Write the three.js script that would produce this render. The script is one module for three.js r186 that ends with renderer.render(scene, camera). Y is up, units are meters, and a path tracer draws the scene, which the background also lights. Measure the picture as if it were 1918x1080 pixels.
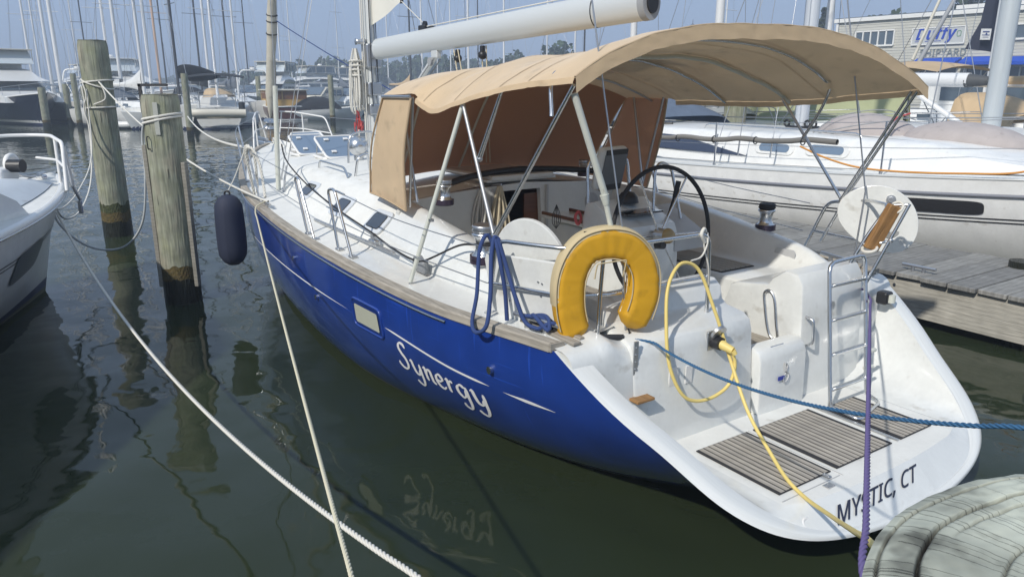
import * as THREE from 'three';
import { mergeGeometries, mergeVertices, toCreasedNormals } from 'three/addons/utils/BufferGeometryUtils.js';
import { RoundedBoxGeometry } from 'three/addons/geometries/RoundedBoxGeometry.js';
import { FontLoader } from 'three/addons/loaders/FontLoader.js';
import { TextGeometry } from 'three/addons/geometries/TextGeometry.js';
import { ImprovedNoise } from 'three/addons/math/ImprovedNoise.js';

const scene = new THREE.Scene();
// ---------------------------------------------------------------- camera
const camera = new THREE.PerspectiveCamera(42.2, 1918 / 1080, 0.05, 6000);
camera.position.set(0, 2.58, 0);
camera.rotation.set(-0.267, 0, 0);
// ---------------------------------------------------------------- sky (hazy summer air)
const SUN = new THREE.Vector3(-0.70, 0, 0.714).normalize().multiplyScalar(Math.cos(0.768)).setY(Math.sin(0.768));
{
  const W = 256, Hh = 128, d = new Float32Array(W * Hh * 4);
  for (let j = 0; j < Hh; j++) for (let i = 0; i < W; i++) {
    const el = Math.max(0, ((j + .5) / Hh - .5) * Math.PI);            // rows run from nadir up to zenith
    const s = Math.sin(el), k = Math.pow(1 - s, 4), q = 1 - Math.exp(-el * 9);
    const hz = [.345, .44, .60], md = [.295, .40, .585], zn = [.31, .415, .595];
    const o = (j * W + i) * 4;
    for (let c = 0; c < 3; c++) { const a = hz[c] + (md[c] - hz[c]) * q; d[o + c] = zn[c] + (a - zn[c]) * k; }
    d[o + 3] = 1;
  }
  const t = new THREE.DataTexture(d, W, Hh, THREE.RGBAFormat, THREE.FloatType);
  t.mapping = THREE.EquirectangularReflectionMapping; t.magFilter = THREE.LinearFilter; t.minFilter = THREE.LinearFilter;
  t.wrapS = THREE.RepeatWrapping; t.needsUpdate = true;
  scene.background = t; scene.environment = t;
}
// ---------------------------------------------------------------- sun
const sun = new THREE.DirectionalLight(new THREE.Color(1, .95, .87), 3.35);
sun.position.copy(SUN).multiplyScalar(60); sun.target.position.set(-1, 0, -9); scene.add(sun, sun.target);
sun.castShadow = true; sun.shadow.mapSize.set(4096, 4096); sun.shadow.radius = 2;
Object.assign(sun.shadow.camera, { left: -40, right: 40, top: 40, bottom: -40, near: 1, far: 160 });
const EXPOSURE = 1.16;
scene.fog = new THREE.FogExp2(new THREE.Color(.62, .72, .86), 0.0029);

// ---------------------------------------------------------------- helpers
let _s = 20240;
const rnd = () => { _s |= 0; _s = _s + 0x6D2B79F5 | 0; let t = Math.imul(_s ^ _s >>> 15, 1 | _s); t = t + Math.imul(t ^ t >>> 7, 61 | t) ^ t; return ((t ^ t >>> 14) >>> 0) / 4294967296; };
const rr = (a, b) => a + (b - a) * rnd();
const NZ = new ImprovedNoise();
const fbm = (x, y, z = 0, o = 4) => { let s = 0, a = .5, f = 1; for (let i = 0; i < o; i++) { s += a * NZ.noise(x * f, y * f, z + i * 7.3); f *= 2.03; a *= .5; } return s; };
const V = (x, y, z) => new THREE.Vector3(x, y, z);
const lerp = (a, b, t) => a + (b - a) * t, clamp = (x, a = 0, b = 1) => Math.min(b, Math.max(a, x));
const smooth = (a, b, x) => { const t = clamp((x - a) / (b - a)); return t * t * (3 - 2 * t); };
function table(T) {                                   // smooth interpolation through [x, y] pairs
  return x => {
    if (x <= T[0][0]) return T[0][1]; const n = T.length; if (x >= T[n - 1][0]) return T[n - 1][1];
    let i = 0; while (x > T[i + 1][0]) i++;
    const [x0, y0] = T[i], [x1, y1] = T[i + 1], h = x1 - x0, t = (x - x0) / h;
    const m = (a, b) => (T[b][1] - T[a][1]) / (T[b][0] - T[a][0]);
    const sl = m(i, i + 1), m0 = i ? (m(i - 1, i) * sl <= 0 ? 0 : (m(i - 1, i) + sl) / 2) : sl, m1 = i < n - 2 ? (m(i + 1, i + 2) * sl <= 0 ? 0 : (m(i + 1, i + 2) + sl) / 2) : sl;
    const t2 = t * t, t3 = t2 * t;
    return (2 * t3 - 3 * t2 + 1) * y0 + (t3 - 2 * t2 + t) * h * m0 + (-2 * t3 + 3 * t2) * y1 + (t3 - t2) * h * m1;
  };
}
const used = new Set();
function numbered(n) { if (!used.has(n)) { used.add(n); return n; } let i = 1, s; do { s = n + '_' + String(i++).padStart(3, '0'); } while (used.has(s)); used.add(s); return s; }
function clean(g) { g = g.index ? g.toNonIndexed() : g; for (const k of Object.keys(g.attributes)) if (!['position', 'normal', 'uv'].includes(k)) g.deleteAttribute(k); if (!g.attributes.normal) g.computeVertexNormals(); if (!g.attributes.uv) g.setAttribute('uv', new THREE.BufferAttribute(new Float32Array(g.attributes.position.count * 2), 2)); return g; }
const mg = a => a.length === 1 ? a[0] : mergeGeometries(a.map(clean));
function uvm(g, s = 1) {                              // box-projected uv in metres
  g = g.index ? g.toNonIndexed() : g; if (!g.attributes.normal) g.computeVertexNormals();
  const p = g.attributes.position, n = g.attributes.normal, uv = new Float32Array(p.count * 2);
  for (let i = 0; i < p.count; i += 3) {
    let nx = 0, ny = 0, nz = 0; for (let k = 0; k < 3; k++) { nx += n.getX(i + k); ny += n.getY(i + k); nz += n.getZ(i + k); }
    nx = Math.abs(nx); ny = Math.abs(ny); nz = Math.abs(nz);
    for (let k = 0; k < 3; k++) {
      const x = p.getX(i + k), y = p.getY(i + k), z = p.getZ(i + k);
      const [u, v] = nx > ny && nx > nz ? [z, y] : ny > nz ? [x, z] : [x, y];
      uv[(i + k) * 2] = u * s; uv[(i + k) * 2 + 1] = v * s;
    }
  }
  g.setAttribute('uv', new THREE.BufferAttribute(uv, 2)); return g;
}
function mesh(name, geo, mat) { const m = new THREE.Mesh(Array.isArray(geo) ? mg(geo) : geo, mat); m.name = name; m.castShadow = m.receiveShadow = true; return m; }
function part(parent, name, geo, mat, label) { const m = mesh(name, geo, mat); parent.add(m); if (label) m.userData.label = label; return m; }
function thing(name, label, category, pos, turn = 0, group) {
  const o = new THREE.Group(); o.name = numbered(name); scene.add(o); if (pos) o.position.set(...pos); o.rotation.y = turn;
  o.userData = { label, category }; if (group) o.userData.group = group; return o;
}
function solo(name, geo, mat, label, category, group) { const m = mesh(numbered(name), geo, mat); scene.add(m); m.userData = { label, category }; if (group) m.userData.group = group; return m; }
function struct(name, geo, mat) { const m = mesh(numbered(name), geo, mat); scene.add(m); m.userData = { kind: 'structure' }; return m; }
function grid(nu, nv, f) {                            // f(u, v) -> [x, y, z]
  const P = [], U = [], I = [];
  for (let j = 0; j <= nv; j++) for (let i = 0; i <= nu; i++) { const q = f(i / nu, j / nv, i, j); P.push(q[0], q[1], q[2]); U.push(i / nu, j / nv); }
  for (let j = 0; j < nv; j++) for (let i = 0; i < nu; i++) { const a = j * (nu + 1) + i, b = a + 1, c = a + nu + 1, d = c + 1; I.push(a, b, d, a, d, c); }
  const g = new THREE.BufferGeometry(); g.setAttribute('position', new THREE.Float32BufferAttribute(P, 3)); g.setAttribute('uv', new THREE.Float32BufferAttribute(U, 2)); g.setIndex(I); g.computeVertexNormals(); return g;
}
const loft = (secs) => grid(secs[0].length - 1, secs.length - 1, (u, v, i, j) => secs[j][i]);
const crease = (g, a = .6) => { g = g.clone(); g.deleteAttribute('normal'); return toCreasedNormals(g, a); };
const arr = p => p.isVector3 ? p : V(...p);
function rod(a, b, r = .0125, r2 = r, n = 10) {
  a = arr(a); b = arr(b); const d = b.clone().sub(a), g = new THREE.CylinderGeometry(r2, r, d.length(), n, 1);
  g.applyQuaternion(new THREE.Quaternion().setFromUnitVectors(V(0, 1, 0), d.normalize())); const m = a.add(b).multiplyScalar(.5); return g.translate(m.x, m.y, m.z);
}
function tube(pts, r = .0125, o = {}) { const c = new THREE.CatmullRomCurve3(pts.map(arr), !!o.closed, o.type || 'centripetal', o.t ?? .5); return new THREE.TubeGeometry(c, o.seg || pts.length * 6, r, o.n || 8, !!o.closed); }
function pipe(pts, r = .0125, fr = .05, n = 10) {      // bent steel tube with filleted corners
  const P = pts.map(arr), c = new THREE.CurvePath(); let last = P[0];
  for (let i = 1; i < P.length - 1; i++) {
    const a = P[i - 1].clone().sub(P[i]), b = P[i + 1].clone().sub(P[i]), f = Math.min(fr, a.length() * .45, b.length() * .45);
    const p1 = P[i].clone().add(a.setLength(f)), p2 = P[i].clone().add(b.setLength(f));
    c.add(new THREE.LineCurve3(last, p1)); c.add(new THREE.QuadraticBezierCurve3(p1, P[i].clone(), p2)); last = p2;
  }
  c.add(new THREE.LineCurve3(last, P[P.length - 1]));
  return new THREE.TubeGeometry(new (class extends THREE.Curve { getPoint(t, o) { return c.getPoint(t, o) || P[0].clone(); } })(), Math.max(6, P.length * 9), r, n, false);
}
const bx = (w, h, d, x = 0, y = 0, z = 0, r = 0) => (r ? new RoundedBoxGeometry(w, h, d, 2, Math.min(r, w * .49, h * .49, d * .49)) : new THREE.BoxGeometry(w, h, d)).translate(x, y, z);
const cyl = (r, h, x, y, z, n = 16, r2 = r) => new THREE.CylinderGeometry(r2, r, h, n).translate(x, y, z);
const ball = (r, x, y, z, n = 12) => new THREE.SphereGeometry(r, n, Math.ceil(n * .7)).translate(x, y, z);
const lathe = (pts, n = 24) => new THREE.LatheGeometry(pts.map(p => new THREE.Vector2(...p)), n);
function slab(poly, t, bev = 0) {                      // polygon in x-y, thickness along z
  const s = new THREE.Shape(poly.map(p => new THREE.Vector2(...p)));
  return new THREE.ExtrudeGeometry(s, { depth: t, bevelEnabled: !!bev, bevelSize: bev, bevelThickness: bev, bevelSegments: 2, curveSegments: 8 });
}
function rrect(w, h, r, n = 6) { const o = []; for (const [sx, sy, a] of [[1, 1, 0], [-1, 1, 1], [-1, -1, 2], [1, -1, 3]]) for (let i = 0; i <= n; i++) { const t = (a + i / n) * Math.PI / 2; o.push([sx * (w / 2 - r) + r * Math.cos(t), sy * (h / 2 - r) + r * Math.sin(t)]); } return o; }
function catenary(a, b, sag, n = 24) { a = arr(a); b = arr(b); const o = []; for (let i = 0; i <= n; i++) { const t = i / n, p = a.clone().lerp(b, t); p.y -= sag * 4 * t * (1 - t); o.push(p); } return o; }
function rope3(pts, r, lay = 0, o = {}) {              // laid three-strand rope
  const c = new THREE.CatmullRomCurve3(pts.map(arr), false, 'centripetal'), L = c.getLength(), k = lay || r * 7;
  const seg = Math.min(o.max || 2200, Math.ceil(L / (k / 7))), fr = c.computeFrenetFrames(seg), out = [];
  for (let s = 0; s < 3; s++) {
    const n = 6, P = [], I = [];
    for (let i = 0; i <= seg; i++) {
      const p = c.getPointAt(i / seg), a = i / seg * L / k * Math.PI * 2 + s * 2.0944, N = fr.normals[i], B = fr.binormals[i];
      const q = p.clone().addScaledVector(N, Math.cos(a) * r * .5).addScaledVector(B, Math.sin(a) * r * .5);
      for (let j = 0; j < n; j++) { const t = j / n * Math.PI * 2; const w = q.clone().addScaledVector(N, Math.cos(t) * r * .56).addScaledVector(B, Math.sin(t) * r * .56); P.push(w.x, w.y, w.z); }
    }
    for (let i = 0; i < seg; i++) for (let j = 0; j < n; j++) { const a = i * n + j, b = i * n + (j + 1) % n; I.push(a, b, b + n, a, b + n, a + n); }
    const g = new THREE.BufferGeometry(); g.setAttribute('position', new THREE.Float32BufferAttribute(P, 3)); g.setIndex(I); g.computeVertexNormals(); out.push(clean(g));
  }
  return mergeGeometries(out);
}
// ---------------------------------------------------------------- textures and materials
function tex(w, h, f, srgb = true, rx = 1, ry = rx) {
  const d = new Uint8Array(w * h * 4);
  for (let j = 0; j < h; j++) for (let i = 0; i < w; i++) { const c = f(i / w, j / h, i, j), o = (j * w + i) * 4; if (Array.isArray(c)) { d[o] = c[0]; d[o + 1] = c[1]; d[o + 2] = c[2]; } else d[o] = d[o + 1] = d[o + 2] = c; d[o + 3] = 255; }
  const t = new THREE.DataTexture(d, w, h); if (srgb) t.colorSpace = THREE.SRGBColorSpace; t.wrapS = t.wrapT = THREE.RepeatWrapping; t.magFilter = THREE.LinearFilter; t.minFilter = THREE.LinearMipmapLinearFilter; t.generateMipmaps = true; t.repeat.set(rx, ry); t.needsUpdate = true; return t;
}
// tileable noise: blend of four shifted samples
const tn = (u, v, f, s = 0, o = 4) => { const a = (x, y) => fbm(x * f, y * f, s, o); return a(u, v) * (1 - u) * (1 - v) + a(u - 1, v) * u * (1 - v) + a(u, v - 1) * (1 - u) * v + a(u - 1, v - 1) * u * v; };
const c8 = x => Math.round(clamp(x, 0, 255));
const lin = (r, g, b) => new THREE.Color().setRGB(r, g, b);
const std = (c, rough = .5, o = {}) => new THREE.MeshStandardMaterial({ color: c, roughness: rough, side: THREE.DoubleSide, ...o });
const phy = (c, rough = .5, o = {}) => new THREE.MeshPhysicalMaterial({ color: c, roughness: rough, side: THREE.DoubleSide, ...o });
const N = 256;
const T = {
  dirt: tex(512, 512, (u, v) => { const n = tn(u, v, 5, 1, 5), s = tn(u, v, 30, 4, 2), st = Math.max(0, tn(u, v, 9, 9, 4) - .18) * 120; const k = 246 + n * 22 + s * 10 - st; return [c8(k), c8(k - 1 - st * .1), c8(k - 3 - st * .25)]; }),
  grain: tex(N, N, (u, v) => { const n = tn(u, v, 40, 2, 3); return c8(128 + n * 150); }, false),
  weave: tex(N, N, (u, v, i, j) => { const a = ((i >> 1) + (j >> 1)) & 1 ? 18 : -18; return c8(128 + a + tn(u, v, 24, 3, 3) * 90); }, false, 3),
  cloth: tex(512, 512, (u, v) => { const n = tn(u, v, 4, 5, 5) * 60, s = Math.max(0, tn(u, v, 10, 6, 4) - .1) * 90; const k = 232 + n * .55 - s; return [c8(k), c8(k * .99), c8(k * .97)]; }),
  wood: tex(512, 512, (u, v) => { const g = tn(u * 1, v, 3, 7, 3) * 1.2, l = Math.sin((v * 44 + g * 1.6) * Math.PI) * .25 + fbm(u * 5, v * 110, 3, 3) * 1.4; const k = 208 + l * 34 + tn(u, v, 6, 8, 4) * 50; return [c8(k), c8(k * .985), c8(k * .96)]; }),
  woodB: tex(512, 512, (u, v) => { const g = tn(u, v, 3, 7, 3) * 1.2; return c8(128 + Math.sin((v * 44 + g * 1.6) * Math.PI) * 16 + fbm(u * 5, v * 110, 3, 3) * 190 + fbm(u * 60, v * 60, 5, 2) * 60); }, false),
  ripple: tex(1024, 1024, (u, v) => c8(128 + tn(u, v, 6, 11, 3) * 200), false),
  scuff: tex(1024, 512, (u, v) => { let k = 198 + tn(u, v, 6, 13, 5) * 60; const a = fbm(u * 3, v * 120, 2, 3); if (a > .3) k += 60 * (a - .3) / .2; const b = fbm(u * 70 + v * 5, v * 3, 8, 3); if (b > .3) k += 60 * (b - .3) / .2; return [c8(k), c8(k), c8(k)]; }),
};
const M = {
  gel: phy(lin(.74, .755, .74), .32, { map: T.dirt, bumpMap: T.grain, bumpScale: .0003, clearcoat: .8, clearcoatRoughness: .12 }),
  gelDeck: std(lin(.77, .775, .75), .55, { map: T.dirt, bumpMap: T.grain, bumpScale: .0012 }),
  gelGrey: std(lin(.50, .51, .52), .5, { map: T.dirt }),
  blue: phy(lin(.017, .075, .46), .3, { map: T.scuff, clearcoat: .9, clearcoatRoughness: .06 }),
  boot: std(lin(.16, .17, .12), .8, { map: T.cloth, bumpMap: T.grain, bumpScale: .004 }),
  teak: std(lin(.52, .485, .43), .85, { map: T.wood, bumpMap: T.woodB, bumpScale: .0015 }),
  caulk: std(lin(.025, .025, .027), .8),
  steel: std(lin(.66, .67, .68), .27, { metalness: 1 }),
  steelDull: std(lin(.55, .56, .57), .38, { metalness: 1 }),
  alu: std(lin(.62, .64, .63), .42, { metalness: .25 }),
  canvas: phy(lin(.80, .61, .395), .92, { map: T.cloth, bumpMap: T.weave, bumpScale: .0012, transmission: .2, thickness: 0 }),
  canvasEdge: std(lin(.44, .33, .21), .9, { bumpMap: T.weave, bumpScale: .001 }),
  black: std(lin(.018, .018, .02), .42),
  rubber: std(lin(.02, .02, .022), .75, { bumpMap: T.grain, bumpScale: .001 }),
  glassDark: phy(lin(.012, .013, .016), .06, { clearcoat: 1, clearcoatRoughness: .03 }),
  glassBlue: phy(lin(.15, .21, .29), .08, { clearcoat: 1, clearcoatRoughness: .05 }),
  portFrame: std(lin(.58, .61, .64), .35),
  white: std(lin(.80, .80, .79), .4, { map: T.dirt }),
  whitePaint: std(lin(.82, .82, .82), .45),
  pvc: std(lin(.62, .64, .58), .45, { map: T.dirt }),
  rope: std(lin(.64, .62, .56), .9, { bumpMap: T.grain, bumpScale: .001 }),
  ropeTan: std(lin(.56, .49, .35), .9),
  ropeNavy: std(lin(.028, .055, .17), .88, { bumpMap: T.weave, bumpScale: .001 }),
  ropeBlue: std(lin(.035, .12, .24), .85),
  ropePurple: std(lin(.13, .10, .24), .85),
  ropeGrey: std(lin(.30, .31, .32), .9),
  ropeBlack: std(lin(.02, .021, .025), .85),
  ropeRed: std(lin(.50, .09, .09), .9),
  yellow: phy(lin(.74, .40, .012), .62, { map: T.cloth, bumpMap: T.weave, bumpScale: .0012, sheen: .3 }),
  yellowPale: std(lin(.66, .55, .34), .75, { map: T.cloth, bumpMap: T.weave, bumpScale: .001 }),
  cable: std(lin(.74, .58, .19), .5),
  wire: std(lin(.5, .51, .52), .35, { metalness: .9 }),
  varnish: phy(lin(.20, .065, .02), .3, { map: T.wood, clearcoat: .6 }),
  plywood: std(lin(.44, .24, .09), .7, { map: T.wood, bumpMap: T.woodB, bumpScale: .002 }),
  navy: std(lin(.018, .024, .05), .75, { bumpMap: T.grain, bumpScale: .001 }),
};
// ---------------------------------------------------------------- harbour water: one sheet to the horizon
{
  const axis = (a, b, st, far, gr) => { const o = []; for (let x = a; x <= b + 1e-6; x += st) o.push(x); let s = st, x = o[o.length - 1]; while (x < far) { s *= gr; x += s; o.push(x); } s = st; x = o[0]; const p = []; while (x > -far) { s *= gr; x -= s; p.unshift(x); } return p.concat(o); };
  const xs = axis(-15, 8, .09, 3000, 1.16), zs = axis(-30, 1, .09, 3000, 1.16);
  const gap = (A, i) => i ? A[i] - A[i - 1] : 1;
  // harbour chop: sums of sines in many directions, each faded out where the mesh is too coarse to carry it
  const W = []; { for (let i = 0; i < 34; i++) { const L = .28 * Math.pow(1.13, i % 17) * rr(.85, 1.15), a = rr(-1, 1) * 1.5 + (i % 3 === 0 ? 2.4 : .5); W.push([Math.cos(a) * 6.283 / L, Math.sin(a) * 6.283 / L, rr(0, 6.28), L * .00145 * rr(.5, 1.3), L]); } }
  const P = [], U = [], I = [];
  for (let j = 0; j < zs.length; j++) for (let i = 0; i < xs.length; i++) {
    const x = xs[i], z = zs[j], g = Math.max(gap(xs, i), gap(zs, j)); let y = 0;
    if (g < 1.2) { const calm = .55 + .45 * smooth(-.25, .3, fbm(x * .16, z * .16, 3, 3)) ; for (const [kx, kz, ph, A, L] of W) { const f = clamp((L / g - 2.2) / 2); if (f > 0) y += f * A * Math.sin(kx * x + kz * z + ph + .9 * Math.sin(x * .31 + z * .23 + ph)); } y *= calm; }
    P.push(x, y, z); U.push(x * .35, z * .35);
  }
  const nx = xs.length; for (let j = 0; j < zs.length - 1; j++) for (let i = 0; i < nx - 1; i++) { const a = j * nx + i; I.push(a, a + nx, a + nx + 1, a, a + nx + 1, a + 1); }
  const g = new THREE.BufferGeometry(); g.setAttribute('position', new THREE.Float32BufferAttribute(P, 3)); g.setAttribute('uv', new THREE.Float32BufferAttribute(U, 2)); g.setIndex(I); g.computeVertexNormals();
  struct('water', g, phy(lin(.022, .031, .015), .012, { ior: 1.333, bumpMap: T.ripple, bumpScale: .014 }));
}
// ================================================================ the blue sailboat (x forward, y up, z to starboard)
const BO = { x: 1.93, z: -4.466, th: .5864 };
const BF = V(-Math.sin(BO.th), 0, -Math.cos(BO.th)), BS = V(Math.cos(BO.th), 0, -Math.sin(BO.th));
const bw = (X, Y, Z) => V(BO.x + X * BF.x + Z * BS.x, Y, BO.z + X * BF.z + Z * BS.z);   // boat frame -> world
const boat = thing('sailboat', 'blue hulled sailboat with tan bimini and dodger moored stern first', 'sailboat', [BO.x, 0, BO.z], Math.PI / 2 + BO.th);
const bs = table([[-.8, 1.43], [0, 1.55], [.58, 1.64], [1.2, 1.77], [1.6, 1.85], [2.5, 1.93], [3.7, 1.96], [5.37, 1.90], [6.86, 1.75], [7.59, 1.6], [8.07, 1.48], [8.79, 1.28], [9.8, .93], [10.94, .44], [11.57, .02]]);
const Ysh = X => 1.1 + .4 * Math.pow(clamp((X - 1) / 10.4), 1.3);
const yk = table([[-.8, .21], [-.45, .14], [0, .05], [.8, -.2], [1.9, -.38], [3.9, -.55], [8, -.5], [10.5, -.3], [11.6, -.1]]);
const mmT = table([[-.8, 5], [-.45, 3.3], [0, 2.1], [.8, 2.2], [1.9, 2.35], [3.9, 3], [6, 2.6], [9, 1.7], [11.6, 1.3]]);
const xStem = Y => 10.75 + .82 * clamp((Y + .3) / 1.8);
const hz = (X, Y) => {
  const xe = xStem(Y), Xp = X + (11.57 - xe) * smooth(5, xe, X), ys = Ysh(X), k = yk(X), d = clamp((ys - Y) / (ys - k));
  return Math.max(.004, bs(Xp) * Math.sqrt(Math.max(0, 1 - Math.pow(d, mmT(X)))));
};
const rimX = Y => .58 - (1.1 - Y) * 1.52;
const yBoot = X => Math.max(.07, yk(X) + .004);
const rowY = (X, v) => lerp(Ysh(X), yBoot(X), v);
const rowX0 = v => { let X = 0; for (let i = 0; i < 60; i++) X = lerp(X, rimX(rowY(X, v)), .5); return X; };
const vrow = s => 1 - Math.pow(1 - s, 2.2);
{
  const side = (sg, v0, v1, nv, bottom) => grid(90, nv, (u, w) => {
    if (!bottom) { const v = vrow(lerp(v0, v1, w)), a = rowX0(v), X = lerp(a, xStem(lerp(1.5, .07, v)), Math.pow(u, 1.25)), Y = rowY(X, v); return [X, Y, sg * hz(X, Y)]; }
    const a = rowX0(1), X = lerp(a, xStem(.07), Math.pow(u, 1.25)), y0 = yBoot(X), Y = lerp(y0, yk(X), 1 - (1 - w) * (1 - w)); return [X, Y, sg * (w > .999 ? 0 : hz(X, Y))];
  });
  const hull = part(boat, 'hull', [uvm(side(-1, 0, 1, 26), .5), uvm(side(1, 0, 1, 26), .5)], M.blue);
  part(hull, 'bottom_paint', [uvm(side(-1, 0, 1, 8, true)), uvm(side(1, 0, 1, 8, true))], M.boot, 'grey green fouled bottom paint at the waterline');
  // ribbons that follow the port topside
  const ribbon = (x0, x1, fy, w0, w1, n = 30, off = .004, sg = -1) => grid(n, 1, (u, v) => { const X = lerp(x0, x1, u), w = lerp(w0, w1, u) * Math.min(1, (x1 - x0 < .6 ? 2.2 : 10) * Math.min(u, 1 - u) + .06), Y = fy(X) + (v - .5) * w; return [X, Y, sg * (hz(X, Y) + off)]; });
  const cove = X => .70 + .05 * clamp((X - 1.0) / 1.4) + .012 * (X - 2.4) + (X > 2.9 ? .03 : .055 * smooth(1.2, 2.4, X));
  for (const sg of [-1, 1]) {
    part(hull, 'cove_stripe', ribbon(3.02, 10.4, cove, .014, .014, 60, .004, sg), M.whitePaint);
    part(hull, 'cove_stripe', ribbon(1.18, 2.36, cove, .02, .016, 30, .004, sg), M.whitePaint);
    part(hull, 'cove_stripe', ribbon(.64, 1.06, cove, .024, .024, 24, .004, sg), M.whitePaint);
    part(hull, 'rub_strip', grid(70, 4, (u, v) => { const X = lerp(1.52, 11.2, u), a = v * Math.PI, Y = Ysh(X) - .05 + .011 * Math.cos(a); return [X, Y, sg * (hz(X, Y) + .012 * Math.sin(a))]; }), M.steel);
  }
  // hull port light
  const win = (w, h, r, off) => { const g = new THREE.ShapeGeometry(new THREE.Shape(rrect(w, h, r).map(p => new THREE.Vector2(...p))), 6); const p = g.attributes.position; for (let i = 0; i < p.count; i++) { const X = 2.66 - p.getX(i), Y = .805 + p.getY(i); p.setXYZ(i, X, Y, -(hz(X, Y) + off)); } g.computeVertexNormals(); return g; };
  const ringPts = rrect(.5, .235, .05, 8), ring = tube(ringPts.map(([x, y]) => { const X = 2.66 - x, Y = .805 + y; return [X, Y, -(hz(X, Y) + .002)]; }), .012, { closed: true, seg: 90, n: 6 });
  const pl = part(hull, 'hull_window', win(.49, .225, .05, .004), phy(lin(.009, .03, .17), .35));
  part(pl, 'frame', ring, M.blue); part(pl, 'pane', win(.40, .155, .02, .008), phy(lin(.55, .56, .46), .12, { clearcoat: 1 }), 'pale pane with a light curtain behind it');
  // thru hulls
  const th = (X, Y, r, m) => { const z = -hz(X, Y); return new THREE.CylinderGeometry(r, r * 1.2, .03, 14).rotateX(Math.PI / 2).translate(X, Y, z - .008); };
  part(hull, 'through_hull_fitting', th(1.12, .83, .022), M.steel); part(hull, 'through_hull_fitting', th(3.75, .72, .02), M.steel); part(hull, 'through_hull_fitting', th(4.3, .98, .016), M.steel);
  // ---- the name, brushed lettering on the port side
  const strokes = [
    [0, [[1.25, 1.72], [1.05, 1.93], [.62, 1.9], [.42, 1.55], [.62, 1.2], [.95, .88], [1.02, .45], [.72, .06], [.28, .02], [0, .24], [.04, .42]]],
    [1.42, [[0, .9], [.2, .98], [.28, .55], [.38, .14], [.66, .1], [.95, .55]]], [1.42, [[1.08, 1.0], [1.0, .3], [.82, -.4], [.48, -.8], [.12, -.72], [.02, -.52]]],
    [2.82, [[0, .88], [.2, .96], [.2, .5], [.14, 0]]], [2.82, [[.18, .5], [.46, .9], [.74, .9], [.76, .5], [.76, .1], [.98, .04]]],
    [4.02, [[.08, .5], [.48, .54], [.7, .76], [.5, 1.0], [.18, .84], [.05, .46], [.2, .08], [.54, .02], [.86, .26]]],
    [5.04, [[0, .88], [.2, .96], [.2, .5], [.14, 0]]], [5.04, [[.18, .5], [.42, .88], [.72, .94]]],
    [5.98, [[.82, .9], [.45, 1.0], [.12, .74], [.1, .34], [.36, .1], [.66, .3], [.84, .8]]], [5.98, [[.9, 1.0], [.84, .3], [.7, -.42], [.4, -.8], [.06, -.68], [.12, -.44]]],
    [7.2, [[0, .9], [.2, .98], [.28, .55], [.38, .14], [.66, .1], [.95, .55]]], [7.2, [[1.08, 1.0], [1.0, .3], [.82, -.4], [.48, -.8], [.12, -.72], [.02, -.52]]]];
  const G = [], sc = .118, x0 = 2.27, y0 = .505;
  for (const [ox, pts] of strokes) {
    const c = new THREE.CatmullRomCurve3(pts.map(p => V(p[0] + ox, p[1], 0)), false, 'centripetal'), n = 40;
    G.push(grid(n, 1, (u, v) => {
      const p = c.getPoint(u), t = c.getTangent(u), ang = Math.atan2(t.y, t.x), w = (.10 + .23 * Math.abs(Math.sin(ang - .55))) * Math.min(1, .45 + 9 * Math.min(u, 1 - u)), q = v - .5;
      const lx = p.x - t.y * w * q + p.y * .06, ly = p.y + t.x * w * q, X = x0 - lx * sc, Y = y0 + ly * sc - lx * sc * .035; return [X, Y, -(hz(X, Y) + .005)];
    }));
  }
  part(hull, 'name_lettering', G, M.whitePaint, 'white brushed lettering reading Synergy');
}
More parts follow.
